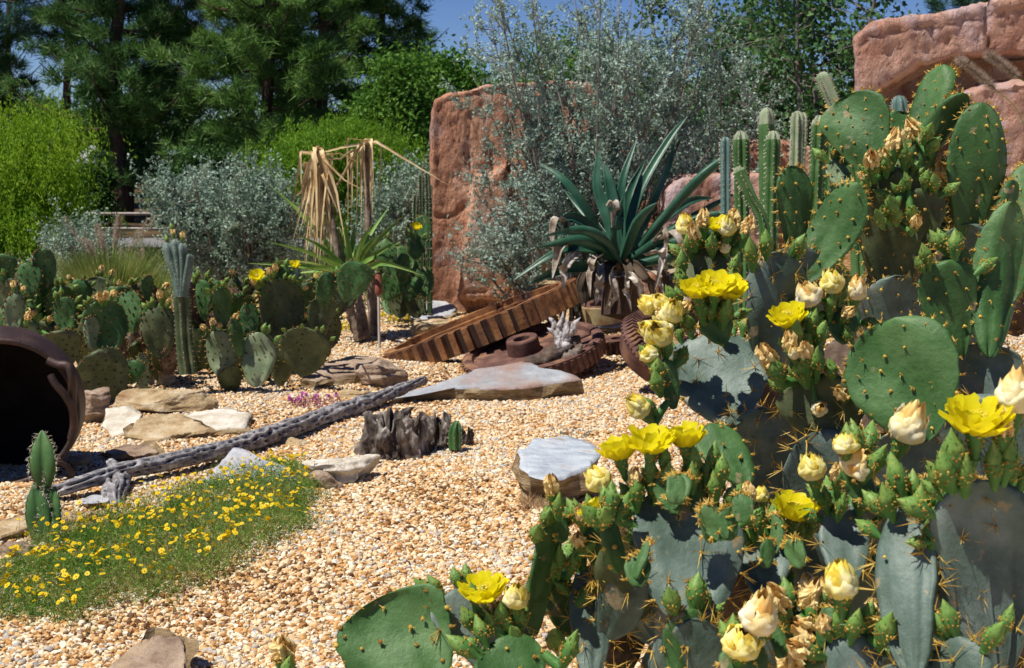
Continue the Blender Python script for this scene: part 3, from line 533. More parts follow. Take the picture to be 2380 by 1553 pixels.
def stone(name, px, py, d, dims, mat, lab, seed, cuts=9, rotz=0.0, sink=.3, rough=.022):
    """chunky stone: an ellipsoid cut by random planes, px,py = centre"""
    rng = np.random.default_rng(seed); d = lift(px, py, dims[2] * .22) if d is None else d; v, f = ICO[4]; v = v * 1.25
    for k in range(cuts):
        n = nrm(rng.normal(size=3)); dd = rng.uniform(.55, .9); v = v - np.maximum(v @ n - dd, 0)[:, None] * n
    v = v - np.maximum(v[:, 2:3] - .75, 0) * np.array([0, 0, .9]); v = v * np.array(dims) / 2; c_, s_ = math.cos(rotz), math.sin(rotz); v = v @ np.array([[c_, s_, 0], [-s_, c_, 0], [0, 0, 1]])
    v = v + nrm(v) * (rough * fbm(v * 9 + seed, seed, 4) + rough * .8 * fbm(v * np.array([4, 4, 30]) + seed, seed + 2, 2))[:, None]
    mb = MB(); mb.add(v + W(px, py, d), f, 0, False); return tag(mb.build(name, mat), lab, 'rock', 'stones lying on the gravel')
slab('stone_slab', [(908, 931), (955, 908), (1050, 876), (1140, 848), (1212, 838), (1262, 852), (1320, 864), (1354, 876), (1310, 884), (1215, 900), (1150, 903), (1100, 901), (1046, 902), (965, 907)], None, None, .18, SLATEM, 'long grey and rust stone slab lying in front of the round rusty gear', .16, .02, 1, under=.22)
slab('stone_slab', [(697, 880), (742, 845), (830, 826), (880, 826), (912, 842), (880, 862), (800, 872), (735, 884)], None, None, .13, BROWN, 'brown layered slab at the foot of the left end of the toothed ring', .12, .0, 2, under=.1)
stone('broken_stone', 888, 872, None, (.34, .26, .24), BROWN, 'broken brown rock piece against the right end of the brown layered slab', 3, 10, .4)
slab('flat_stone', [(1206, 1046), (1250, 1024), (1320, 1013), (1372, 1030), (1392, 1052), (1376, 1082), (1330, 1096), (1288, 1112), (1232, 1098), (1210, 1074)], None, None, .28, SLATE2, 'pale blue grey flat topped rock between the gravel and the flowering cactus', .10, -.08, 4, under=.05)
slab('flat_stone', [(470, 1128), (512, 1078), (545, 1044), (580, 1050), (608, 1064), (660, 1082), (700, 1108), (690, 1135), (560, 1150)], None, None, .09, SLATE, 'pale grey slab tipped up behind the yellow daisies under the log', .30, .0, 5, under=.1)
slab('white_stone', [(415, 968), (455, 955), (520, 948), (582, 958), (568, 992), (500, 1000), (430, 992)], None, None, .09, QUARTZ, 'bright white stone at the right end of the row behind the log', .1, .0, 6, under=.1)
slab('tan_stone', [(290, 1010), (320, 975), (365, 962), (420, 962), (470, 985), (500, 998), (430, 1012), (350, 1018)], None, None, .1, TAN, 'tan stone in the middle of the row, touching the bright white stone', .18, .0, 7, under=.05)
slab('white_stone', [(240, 985), (248, 952), (290, 948), (330, 962), (318, 985), (290, 1004), (262, 1012)], None, None, .1, QUARTZ, 'white and orange stone at the left end of the row near the cauldron', .3, .1, 8, under=.05)
stone('tan_stone', 392, 938, None, (.50, .26, .19), TAN, 'long ochre stone lying below the prickly pears behind the white stones', 9, 8, .12)
stone('grey_stone', 213, 955, None, (.2, .2, .28), BROWN, 'upright grey brown stone between the cauldron rim and the white stones', 10, 9)
slab('flat_stone', [(240, 1048), (290, 1032), (345, 1036), (372, 1052), (320, 1064), (262, 1064)], None, None, .06, BROWN, 'low flat brownish stone between the cauldron and the log', .05, 0, 11)
stone('pale_stone', 800, 1096, None, (.37, .26, .17), QUARTZ, 'pale stone with a dark underside below the weathered stump', 12, 10, .45)
stone('dark_stone', 750, 1122, None, (.16, .14, .10), BROWN, 'small dark stone at the left foot of the pale stone by the stump', 13, 9)
slab('flat_stone', [(232, 1580), (262, 1540), (318, 1495), (360, 1476), (420, 1478), (432, 1500), (438, 1560), (430, 1610), (260, 1630)], None, None, .09, BROWN, 'flat grey brown stone cut off by the bottom edge at the left', .12, .06, 14)
stone('dark_stone', 48, 1284, None, (.17, .15, .10), BROWN, 'dark little stone at the left edge below the three ribbed cactus', 15, 9)
slab('flat_stone', [(-60, 1240), (-20, 1212), (60, 1196), (170, 1186), (262, 1188), (200, 1205), (80, 1222), (0, 1245)], None, None, .06, TAN, 'long thin tan slab behind the daisies at the left edge', .02, 0, 16)
slab('flat_stone', [(185, 1160), (215, 1150), (262, 1152), (255, 1168), (205, 1175)], None, None, .05, SLATE, 'small grey stone under the log beside its short branch', .1, 0, 17)
slab('pale_stone', [(938, 722), (985, 702), (1040, 698), (1062, 712), (1050, 730), (1000, 742), (955, 740)], None, None, .12, SLATE, 'mauve grey stone at the foot of the red rock pillar', .3, 0, 18)
stone('pale_stone', 985, 772, 11.9, (.40, .34, .26), TAN, 'greenish tan rock wedged behind the left part of the toothed ring', 19, 9)
slab('flat_stone', [(1370, 745), (1440, 728), (1500, 712), (1580, 698), (1600, 712), (1520, 738), (1450, 756), (1385, 762)], None, None, .07, SLATE2, 'whitish flat slab under the iron collar and behind the cactus flowers', .06, .0, 20)
slab('flat_stone', [(1392, 792), (1440, 784), (1470, 790), (1450, 812), (1400, 808)], None, None, .04, BROWN, 'small brown stone between the dark round gear and the half hidden gear', .1, 0, 21)
stone('tan_stone', 680, 1028, None, (.15, .12, .07), TAN, 'little tan stone peeping out beside the middle of the log', 22, 9)
stone('tan_stone', 386, 872, None, (.16, .2, .3), TAN, 'sunlit tan stone standing among the low prickly pear stems', 23, 9)
stone('grey_stone', 180, 1072, None, (.12, .12, .10), TAN, 'small tan stone touching the lower lip of the cauldron', 24, 9)
stone('tan_stone', 835, 918, None, (.22, .16, .09), TAN, 'rounded tan stone just above the upper end of the log', 25, 9)
stone('grey_stone', 1585, 765, None, (.3, .2, .2), BROWN, 'grey brown stone half hidden by the withered cactus flowers', 26, 9)
stone('broken_stone', 1275, 668, 11.6, (.55, .3, .16), TAN, 'lichen covered stone resting on the far rim of the toothed ring', 27, 9, -.35)

# ------------------------------------------------------------------ rusty gears
RUST = M('orange_rust', [(0.065, 0.028, 0.016), (0.18, 0.074, 0.03), (0.31, 0.145, 0.056), (0.45, 0.26, 0.105)], 8, .85, .005, 40, spots=(4, .54, .66, (0.11, 0.05, 0.035)), pits=(32, .6, .68, (0.06, 0.03, 0.02)))
RUSTD = M('dark_rust', [(0.05, 0.024, 0.02), (0.12, 0.058, 0.045), (0.20, 0.105, 0.08)], 10, .8, .004, 60, spots=(5, .55, .66, (0.25, 0.13, 0.07)), pits=(34, .6, .68, (0.04, 0.022, 0.018)))
RUSTP = M('painted_rust', [(0.20, 0.09, 0.05), (0.38, 0.30, 0.16), (0.44, 0.38, 0.22)], 8, .8, .003, 60)
def frame(roll, ratio, yaw=0.0):
    """disc axes: roll = slope of the long axis in the view, ratio = how open the disc looks"""
    v = nrm(CAM * 0 - FW); a = math.radians(roll); e1 = RT * math.cos(a) + UP * math.sin(a); im = -RT * math.sin(a) + UP * math.cos(a); n = nrm(im * math.sqrt(1 - ratio ** 2) + v * ratio); e1 = nrm(e1 - n * np.dot(e1, n)); return e1, np.cross(n, e1), n
def lathe(mb, c, fr, prof, seg, m=0, s=True, smooth_split=True, mats=None):
    """prof: list of (radius, height along axis)"""
    e1, e2, n = fr; an = np.arange(seg) * 2 * math.pi / seg; ring = np.cos(an)[:, None] * e1 + np.sin(an)[:, None] * e2
    for i in range(len(prof) - 1):
        V = np.vstack([c + ring * prof[i][0] + n * prof[i][1], c + ring * prof[i + 1][0] + n * prof[i + 1][1]]); mb.add(V, gridf(2, seg, True), m if mats is None else mats[i], s)
def toothed(mb, c, fr, r, h0, h1, nt, th, m=0, frac=.5, mg=None, bev=0.0):
    """teeth as blocks standing out of a rim of radius r"""
    e1, e2, n = fr; st = 2 * math.pi / nt
    for k in range(nt):
        a0 = k * st; w = st * frac / 2; P = []
        for hh, sh in ((h0, 0), (h1, bev)):
            for rr, ww in ((r - .012, w * 1.1), (r + th, w * .82)):
                for sgn in (-1, 1): a = a0 + sgn * ww; P.append(c + (e1 * math.cos(a) + e2 * math.sin(a)) * (rr - sh) + n * hh)
        mb.add(np.array(P), np.array([(0, 1, 5, 4), (2, 6, 7, 3), (0, 4, 6, 2), (1, 3, 7, 5), (4, 5, 7, 6), (0, 2, 3, 1)]), m, False)
def wobble(mb, amp, sc, seed):
    for k in range(len(mb.v)): mb.v[k] = mb.v[k] + amp * np.stack([fbm(mb.v[k] * sc + j * 9, seed + j, 2) for j in range(3)], -1)
# big toothed ring
fr = frame(21.5, .075); cR = W(1108, 735, 10.9); R0 = .755
t = thing('toothed_ring', onground(900, 10.6), 'large orange rusty ring gear tilted up against the stones, its teeth facing out', 'gear')
mb = MB(); H = .175; lathe(mb, cR, fr, [(R0, -H), (R0, 0), (R0 - .075, .0), (R0 - .075, -.045), (R0 - .11, -.05), (R0 - .11, -H + .03), (R0 - .05, -H), (R0, -H)], 120, 0, False, mats=[1, 0, 0, 0, 0, 0, 0]); wobble(mb, .004, 9, 3); mb.build('rim', [RUST, M('gear_gap_shade', [(0.03, 0.016, 0.012), (0.07, 0.035, 0.025)], 9, .9)], t)  # outer wall coloured dark to paint shade into the gaps between teeth
mb = MB(); toothed(mb, cR, fr, R0, -H + .004, -.004, 48, .06, 0, .54); wobble(mb, .004, 9, 3); mb.build('teeth', RUST, t)
mb = MB(); lathe(mb, cR, fr, [(R0 - .11, -.09), (.52, -.10), (.52, -.13), (R0 - .11, -.14)], 60, 0, False); wobble(mb, .006, 7, 4); mb.build('flange', RUST, t)
# disc gear with hub
fr = frame(12.5, .30); cD = W(1236, 803, 10.0); R1 = .50
t = thing('gear_wheel', onground(1236, 10.0), 'dark rusty solid gear wheel with a hub lying on the gravel behind the long slab', 'gear')
mb = MB(); lathe(mb, cD, fr, [(.002, -.035), (R1 - .075, -.035), (R1 - .065, -.005), (R1 - .03, 0), (R1, -.008), (R1, -.12), (R1 - .05, -.13), (.02, -.13)], 96, 0, False); wobble(mb, .0015, 8, 6); mb.build('disc', RUSTD, t)
mb = MB(); toothed(mb, cD, fr, R1, -.118, -.018, 58, .013, 0, .5); wobble(mb, .003, 8, 6); mb.build('teeth', RUSTD, t)
mb = MB(); lathe(mb, cD - fr[0] * .06 + fr[1] * .01, fr, [(.12, -.037), (.115, .055), (.11, .065), (.062, .065), (.058, .06), (.058, -.03), (.0, -.03)], 40, 0, False); wobble(mb, .002, 9, 7); mb.build('hub', RUSTD, t)
# bevel gear half hidden by the cactus
fr = frame(-38, .52); cB = W(1548, 792, 9.0)
t = thing('slanted_gear', onground(1520, 9.0), 'dark gear with slanted teeth and a hollow face, half hidden behind withered cactus flowers', 'gear')
mb = MB(); lathe(mb, cB, fr, [(.20, -.02), (.245, .005), (.29, -.06), (.22, -.20), (.10, -.22), (.08, -.1), (.20, -.02)], 72, 0, False); mb.build('cone', [RUSTD], t)
mb = MB(); lathe(mb, cB, fr, [(.197, -.016), (.10, -.09), (.002, -.1)], 48, 0, False); mb.build('dish', RUSTP, t)
mb = MB(); toothed(mb, cB, fr, .24, -.075, .012, 52, .055, 0, .5, bev=.03); mb.build('teeth', RUSTD, t)
# small pinion and collar
fr = frame(6, .2); cP = W(1435, 786, 10.6); t = thing('pinion', onground(1435, 10.6), 'small rusty toothed pinion lying between the dark gear wheel and the half hidden gear', 'gear')
mb = MB(); lathe(mb, cP, fr, [(.05, 0), (.13, 0), (.13, -.1), (.0, -.1)], 40, 0, False); lathe(mb, cP, fr, [(.05, 0), (.05, -.08), (0, -.08)], 30, 0, False); mb.build('wheel', RUSTD, t)
mb = MB(); toothed(mb, cP, fr, .13, -.098, -.002, 22, .03, 0, .5); mb.build('teeth', RUSTD, t)
fr = frame(8, .22); cC = W(1405, 704, 11.3); t = thing('iron_collar', onground(1405, 11.3), 'short hollow iron collar with flaking tan paint under the agave', 'machine part')
mb = MB(); lathe(mb, cC, fr, [(.185, -.14), (.185, -.006), (.18, 0)], 60, 0, True); lathe(mb, cC, fr, [(.12, 0), (.115, -.02), (.115, -.14), (.185, -.14)], 60, 1, True); wobble(mb, .002, 9, 8); mb.build('wall', [RUSTP, RUSTD], t)
mb = MB(); lathe(mb, cC, fr, [(.181, 0), (.165, .006), (.135, .006), (.119, 0)], 60, 0, True); mb.build('lip', RUSTD, t)
# driftwood lying on the gear
DW = M('silver_driftwood', [(0.10, 0.08, 0.07), (0.45, 0.42, 0.41), (0.72, 0.70, 0.71)], 22, .85, .008, 60, stretch=(1, 1, .3)); DWD = M('dark_driftwood', [(0.035, 0.025, 0.02), (0.12, 0.085, 0.065), (0.3, 0.26, 0.23)], 9, .9, .01, 50)
t = thing('driftwood', W(1290, 830, 9.72), 'gnarled driftwood with a silver upright knot lying across the round gear', 'driftwood')
def gnarl(pts, rad, d, mat, nm, seed, par, flat=.6):
    P = spline([W(x, y, d + dd) for x, y, dd in pts], 26); mb = MB(); tube(mb, P, spline([[r, 0, 0] for r in rad], 26)[:, 0], 14); v = mb.v[0]; rr = fbm(v * 22, seed, 3) * .030 + fbm(v * np.array([70, 70, 14]), seed + 1, 3) * .020
    c = np.repeat(P, 14, 0); mb.v[0] = c + (v - c) * (1 + rr / .03 * .5)[:, None]; return mb.build(nm, mat, par)
gnarl([(1222, 842, 0), (1268, 838, -.02), (1300, 815, 0), (1330, 800, .02), (1345, 782, .05)], [.025, .05, .062, .045, .012], 9.7, DWD, 'log', 1, t)
gnarl([(1290, 858, 0), (1310, 840, -.02), (1335, 825, 0), (1352, 800, .0)], [.02, .035, .04, .01], 9.66, DWD, 'limb', 2, t)
for k_, (pts, rad) in enumerate((([(1306, 812, 0), (1300, 785, -.01), (1290, 758, 0), (1276, 738, .0)], [.05, .042, .03, .004]), ([(1308, 810, .01), (1306, 780, 0), (1304, 752, 0), (1312, 724, .0)], [.045, .038, .024, .004]), ([(1312, 808, 0), (1314, 780, -.02), (1318, 756, -.01), (1322, 738, 0)], [.04, .03, .02, .003]), ([(1312, 800, 0), (1328, 772, -.01), (1338, 750, 0), (1350, 738, .01)], [.035, .024, .014, .003]), ([(1300, 806, -.02), (1296, 786, -.03), (1284, 772, -.02), (1272, 762, -.02)], [.035, .026, .016, .003]))):
    gnarl(pts, rad, 9.7, DW, 'splinter', 3 + k_, t)

# ------------------------------------------------------------------ cholla log and stump
LOG = M('cholla_wood', [(0.09, 0.085, 0.09), (0.24, 0.23, 0.24), (0.52, 0.51, 0.525)], 26, .9, .004, 110, stretch=(1, 1, 1))
HOLE = M('cholla_hole', [(0.03, 0.027, 0.026), (0.09, 0.08, 0.075)], 14, .95)
def cholla(pts, rad, par, nm, seed, n=420, k=40):
    P = spline(pts, n); R = spline([[r, 0, 0] for r in rad], n)[:, 0]; mb = MB(); tube(mb, P, R, k); v = mb.v[0].reshape(n, k, 3); s = np.concatenate([[0], np.cumsum(np.linalg.norm(np.diff(P, axis=0), axis=1))])
    i, j = np.meshgrid(np.arange(n), np.arange(k), indexing='ij'); A0 = i * 0.0; A = j / k * 9 + s[i] * 1.6 + .35 * noise(np.stack([s[i] * 14, j / k * 6.0, A0 * 0 + 1], -1), seed + 3); Bx = s[i] / .085 + .5 * (np.floor(A) % 2) + .9 * noise(np.stack([A * .6, s[i] * 9, A * 0], -1), seed)
    fa = (A % 1) - .5; fb = (Bx % 1) - .5; ho = np.exp(-((fa / .20) ** 2 + (fb / .40) ** 2) * 1.3); br = 1 + .13 * noise(np.stack([A * 3, s[i] * 12, A * 0 + 3], -1), seed) + .08 * noise(np.stack([A * 0, s[i] * 7, A * 0 + 9], -1), seed)
    c = P[:, None]; v2 = c + (v - c) * (br - .52 * ho)[..., None]; mb.v[0] = v2.reshape(-1, 3); F = mb.f[0][0]; hf = ho.ravel()[F].mean(1) > .46
    mb.f[0] = (F[~hf], 0, True); mb.f.insert(1, (F[hf], 1, True)); return mb.build(nm, [LOG, HOLE], par)
def gpt(px, py, lift): p = G(px, py); return p + np.array([0, 0, lift])
lp = [gpt(112, 1172, .05), gpt(210, 1152, .07), gpt(300, 1128, .075), gpt(420, 1100, .07), gpt(560, 1062, .065), gpt(720, 1004, .06), gpt(860, 955, .06), gpt(985, 905, .06)]
t = thing('cholla_log', lp[2] - [0, 0, .08], 'long grey cactus skeleton log full of holes lying across the gravel', 'log')
cholla(lp, [.030, .036, .042, .041, .048, .053, .047, .03], t, 'stem', 3)
cholla([lp[2] + [-.02, 0, -.02], W(272, 1128, 6.5), W(262, 1152, 6.35), W(266, 1185, 6.25)], [.038, .052, .05, .032], t, 'branch', 4, 60, 30)
cholla([lp[2] + [-.02, 0, 0], W(272, 1092, 6.62), W(256, 1074, 6.7)], [.036, .03, .02], t, 'branch', 5, 40, 24)
STUMP = M('stump_wood', [(0.02, 0.015, 0.012), (0.07, 0.055, 0.045), (0.20, 0.17, 0.145), (0.52, 0.48, 0.44)], 16, .9, .012, 40, stretch=(1, 1, .35))
t = thing('weathered_stump', G(935, 1062), 'dark fluted weathered stump with pale edges standing in the gravel', 'stump')
def fluted(px, py, d, r, h, seed, nm):
    rng = np.random.default_rng(seed); n = 34; k = 120; c = W(px, py, d); c[2] = float(gh(c[0], c[1])) - .02; an = np.arange(k) * 2 * math.pi / k; hz = np.linspace(0, 1, n); V = []
    top = h * (.84 + .26 * fbm(np.stack([np.cos(an) * 2.2, np.sin(an) * 2.2, an * 0 + seed], -1), seed, 3))
    for z in hz:
        fl = 1 + .68 * noise(np.stack([np.cos(an) * 3.6, np.sin(an) * 3.6, an * 0 + z * 1.4 + seed], -1), seed) + .22 * noise(np.stack([np.cos(an) * 9, np.sin(an) * 9, an * 0 + z * 5], -1), seed + 2) + .10 * noise(np.stack([np.cos(an) * 20, np.sin(an) * 20, an * 0 + z * 16], -1), seed + 4)
        rr = r * fl * (1.12 - .28 * z + .1 * z * z); V.append(c + np.stack([np.cos(an) * rr, np.sin(an) * rr * .7, z * top], -1))
    for q, dz in ((.78, .0), (.6, -.04), (.4, -.10), (.1, -.12)): b_ = V[n - 1]; V.append(c + (b_ - c) * np.array([q, q, 1]) + np.array([0, 0, dz]))
    mb = MB(); mb.add(np.vstack(V), gridf(n + 4, k, True), 0, True); return mb.build(nm, STUMP, t)
fluted(905, 1040, 7.35, .12, .27, 5, 'trunk'); fluted(962, 1030, 7.4, .075, .24, 6, 'trunk'); fluted(1020, 1010, 7.5, .06, .2, 7, 'trunk'); fluted(1085, 1005, 7.55, .03, .11, 8, 'splinter')

# ------------------------------------------------------------------ iron cauldron on its side
POT = M('cauldron_iron', [(0.022, 0.012, 0.010), (0.046, 0.025, 0.02), (0.085, 0.048, 0.038)], 9, .55, .003, 80, metal=.25, spec=.5)
POT_SHADE = M('cauldron_inner_shade', [(0.008, 0.006, 0.005), (0.02, 0.014, 0.011)], 9, .9, .003, 60)  # shadow inside the pot painted as a near black colour
t = thing('iron_cauldron', onground(0, 6.9), 'big dark iron cauldron lying on its side with its mouth open, left edge', 'cauldron')
cK = W(0, 962, 6.65); ax = nrm(np.array([.30, -1.0, -.02])); e1 = nrm(np.cross(ax, [0, 0, 1.0])); frK = (e1, np.cross(ax, e1), ax); Rk = .345
mb = MB(); lathe(mb, cK, frK, [(Rk, 0), (Rk + .012, -.06), (Rk + .04, -.2), (Rk + .02, -.36), (Rk - .08, -.52), (.12, -.62), (.001, -.64)], 72); lathe(mb, cK, frK, [(Rk - .02, 0), (Rk - .01, -.06), (Rk + .02, -.2), (Rk, -.36), (Rk - .1, -.5), (.1, -.6), (.001, -.61)], 72, 1); mb.build('body', [POT, POT_SHADE], t)
mb = MB(); an = np.linspace(0, 2 * math.pi, 97); tube(mb, [cK + (frK[0] * math.cos(a) + frK[1] * math.sin(a)) * Rk for a in an], .016, 12, caps=False); mb.build('rim', POT, t)
def ptc(px, py, off): r = ray(px, py); s = np.dot(cK - CAM + ax * off, ax) / np.dot(r, ax); return CAM + r * s
mb = MB(); tube(mb, spline([ptc(112, 838, .01), ptc(135, 848, .03), ptc(158, 852, .05), ptc(168, 880, .06), ptc(168, 920, .03), ptc(170, 950, .0)], 24), .021, 12); mb.build('handle', POT, t)
mb = MB(); tube(mb, spline([ptc(118, 872, .04), ptc(128, 892, .055), ptc(150, 918, .06), ptc(167, 948, .05), ptc(172, 985, .03), ptc(165, 1020, .02)], 24), .019, 12); mb.build('handle', POT, t)
mb = MB(); tube(mb, spline([ptc(84, 1118, .02), ptc(78, 1100, .05), ptc(95, 1082, .06), ptc(135, 1074, .06), ptc(160, 1088, .06), ptc(166, 1108, .05), ptc(152, 1122, .04)], 30), .013, 12); mb.build('handle', POT, t)
# sprinkler riser
t = thing('sprinkler', onground(883, 11.2), 'rusty red sprinkler head on a thin riser beside the yucca stem', 'sprinkler'); b = WO[t.name]; z1 = W(880, 686, 11.2); z2 = W(880, 635, 11.2)
mb = MB(); tube(mb, [b, z1], .011, 8); mb.build('riser', M('riser_pipe', [(.35, .3, .27), (.5, .45, .4)], 9, .6), t)
mb = MB(); tube(mb, [z1, z1 * .9 + z2 * .1, z1 * .55 + z2 * .45, z1 * .52 + z2 * .48, z1 * .1 + z2 * .9, z2], [.018, .03, .03, .026, .028, .02], 14); mb.build('head', M('sprinkler_red', [(.16, .05, .03), (.25, .09, .05)], 9, .6), t)
# ------------------------------------------------------------------ prickly pears
def prof(v, fan=0.0):
    v = np.clip(v, 0, 1); a = (v ** .62) * ((1 - v) ** .47) / .475; b = v ** .85 * np.maximum(1 - v ** 7, 0) ** .55 / .74
    return np.maximum(a * (1 - fan) + b * fan, 0)
PROF = prof
MT['pad_dead'] = M('pad_dead', [(0.05, 0.03, 0.025), (0.12, 0.08, 0.06), (0.24, 0.19, 0.15)], 10, .9, .006, 40)
MATP = {'d': 'pad_dead', 'g': 'pad_green', 'b': 'pad_grey', 'o': 'pad_olive', 'l': 'pad_light'}
def pad_mesh(B, T, w, yaw, seed, areole=.036, spl=.028, nsp=4, rimsp=5, thick=.020, dark=False, bend=.05, face=1.0, fan=None, sw=.0014, rl=.016, tuft=.0030, fold=.0035, fq=8.5):
    rng = np.random.default_rng(seed); ey = T - B; L = np.linalg.norm(ey); ey = ey / L; n = CAM - (B + T) / 2; n = nrm(n - ey * np.dot(n, ey)); n = rot(n, ey, math.radians(yaw)); ex = np.cross(ey, n)
    fan = rng.uniform(0, .55) if fan is None else fan; prof = lambda q: PROF(q, fan)
    K, Sg = 22, 24; v = (1 - np.cos(np.linspace(0, math.pi, K))) / 2; an = np.arange(Sg) * 2 * math.pi / Sg; ph = rng.random(4) * 6.28; asym = rng.uniform(-.07, .07); bd = bend * rng.uniform(-1, 1.6)
    def surf(u, vv, side):            # u in -1..1 across, side -1..1 through the thickness
        hw = w / 2 * prof(vv) * (1 + .03 * np.sin(9 * vv + ph[0])) + .006 * (1 - vv) ** 2 * (vv > -1)
        uu = u * hw + asym * w * np.sin(vv * 3.1); ww = thick * .5 * (prof(vv) ** .5 + .25 * (1 - vv)) * side
        bnd = L * bd * ((vv - .5) ** 2 * 4 - 1) + w * .06 * np.sin(u * 2.2 + ph[1]) * prof(vv) * (u ** 2) + .035 * w * np.sin(3.4 * u + 5 * vv + ph[2])
        return B + ey * (L * (vv + .0))[..., None] + ex * uu[..., None] + n * (ww + bnd)[..., None]
    A, Vv = np.meshgrid(an, v, indexing='xy'); U = np.cos(A); Sd = np.sign(np.sin(A)) * np.abs(np.sin(A)) ** .8; rb = 1 + .022 * np.sin(Vv * L / .034 * 6.28) * np.abs(U) ** 6 + .07 * noise(np.stack([np.sign(U) * 2.0, Vv * 3.2, U * 0 + seed * .37], -1), seed % 97) * np.abs(U)
    P = surf(U * rb, Vv, Sd); nz = fbm(P * 16 + seed, seed % 50, 3)[..., None] * .0035; P = P + n * nz * np.sign(Sd)[..., None] + n * (fbm(P * 7 + seed, seed % 41, 2)[..., None] * .0075 + np.exp(-((Vv - .35) / .42) ** 2)[..., None] * np.cos(U * fq + seed)[..., None] * fold * L / .25)
    mb = MB(); mb.add(P.reshape(-1, 3), gridf(K, Sg, True))
    # areoles
    ab = []; ad = []; rowi = 0
    for vv in np.arange(.12, .95, areole / L * .9):
        hw = w / 2 * prof(vv); rowi += 1
        for u in np.arange(-hw + areole * (.35 + .5 * (rowi % 2)), hw - areole * .2, areole):
            for sd in (1, -1):
                if rng.random() < .9: x = surf(np.array(np.clip((u + rng.normal() * areole * .14) / max(hw, 1e-3), -.97, .97)), np.array(vv + rng.normal() * .018), np.array(sd * math.sqrt(max(0, 1 - (u / hw) ** 2)) * 1.0)); ab.append(x + n * sd * .002); ad.append(n * sd * face)
    rb_ = []; rd = []
    for vv in np.concatenate([np.arange(.2, .9, areole * .75 / L), [.93, .965, .99]]):
        for sd in (1, -1): rb_.append(surf(np.array(sd * 1.0), np.array(vv), np.array(0.0))); tn = (surf(np.array(sd * 1.0), np.array(min(vv + .01, .999)), np.array(0.0)) - surf(np.array(sd * 1.0), np.array(vv - .01), np.array(0.0))); rd.append(nrm(np.cross(tn, n)) * sd * 1.0)
    rb_ = np.array(rb_); rd = np.array(rd); ctr = B + ey * L * .5; rd = np.where((np.sum(rd * (rb_ - ctr), 1) < 0)[:, None], -rd, rd); ab = np.array(ab).reshape(-1, 3); ad = np.array(ad).reshape(-1, 3)
    allb = np.vstack([ab, rb_]); alld = np.vstack([ad, rd]); ov, of = ICO[0]; k = len(allb); sz = (tuft if not dark else .0062) * rng.uniform(.7, 1.4, (k, 1, 1))
    V = (allb[:, None] + ov[None] * sz).reshape(-1, 3); mb.add(V, (of[None] + (np.arange(k) * 12)[:, None, None]).reshape(-1, 3), 2, False)
    if nsp: b = np.repeat(ab, nsp, 0); d = np.repeat(ad, nsp, 0) * .8 + rng.normal(size=(len(b), 3)) * .6 + np.array([0, 0, -.12]); keep = np.repeat(rng.random(len(ab)) < .75, nsp); spines(mb, b[keep], d[keep], spl * rng.uniform(.35, 1.2, keep.sum()), sw, 1)
    if rimsp: b = np.repeat(rb_, rimsp, 0); d = np.repeat(rd, rimsp, 0) * .9 + rng.normal(size=(len(b), 3)) * .6; spines(mb, b, d, max(spl, rl) * rng.uniform(.35, 1.2, len(b)), sw, 1)
    return mb, rb_, rd, n, ey
# flower prototypes, z along the axis, base of the ovary at 0
def rings(mb, rz, seg, m, seed, amp=0.0, s=True):
    an = np.arange(seg) * 2 * math.pi / seg; V = np.vstack([np.stack([np.cos(an) * r, np.sin(an) * r, an * 0 + z], -1) for r, z in rz]); V = V + amp * np.stack([fbm(V * 55 + q, seed + q, 3) for q in range(3)], -1); mb.add(V, gridf(len(rz), seg, True), m, s)
def ovary(mb, rng, h=.036, r=.0135, dots=26, seed=0):
    rings(mb, [(.0045, -.006), (.0055, 0), (r * .62, h * .3), (r * .86, h * .6), (r, h * .9), (r * .92, h)], 14, 0, seed, .0012)
    z = rng.uniform(.25, 1.0, dots) ** .6 * h; a = rng.random(dots) * 6.28; rr = np.interp(z, [0, h * .3, h * .6, h * .9, h], [.0055, r * .62, r * .86, r, r * .95]); c = np.stack([np.cos(a) * rr, np.sin(a) * rr, z], -1); ov, of = ICO[0]
    mb.add((c[:, None] + ov[None] * .0019).reshape(-1, 3), (of[None] + (np.arange(dots) * 12)[:, None, None]).reshape(-1, 3), 2, False); d = np.stack([np.cos(a), np.sin(a), a * 0 + .5], -1); spines(mb, np.repeat(c, 2, 0), np.repeat(d, 2, 0) + rng.normal(size=(dots * 2, 3)) * .5, .005, .0005, 2)
def petal(mb, a, base, out, h, wd, curl, m, rng, tipn=.15):
    n = 7; t = np.linspace(0, 1, n); r = base + out * (t ** .8) - curl * t ** 3 * .3; z = h[0] + (h[1] - h[0]) * t ** 1.3 + curl * .1 * np.sin(t * 3); wv = wd * np.sin(np.clip(.18 + t * .80, 0, 1) * math.pi) ** .7 * (.45 + .75 * t); wv[-1] = wd * tipn
    er = np.array([math.cos(a), math.sin(a), 0]); et = np.array([-math.sin(a), math.cos(a), 0]); V = []
    for i in range(n):
        for q in (-1, -.5, 0, .5, 1): V.append(er * (r[i] - abs(q) ** 2 * wv[i] * .22) + et * q * wv[i] * .5 + np.array([0, 0, z[i] + .0018 * math.sin(9 * q + 7 * t[i] + a * 5) - (.0035 * (abs(q) > .8) * (i == n - 1))]))
    V = np.array(V) + rng.normal(size=(n * 5, 3)) * .0007; mb.add(V, gridf(n, 5), m)
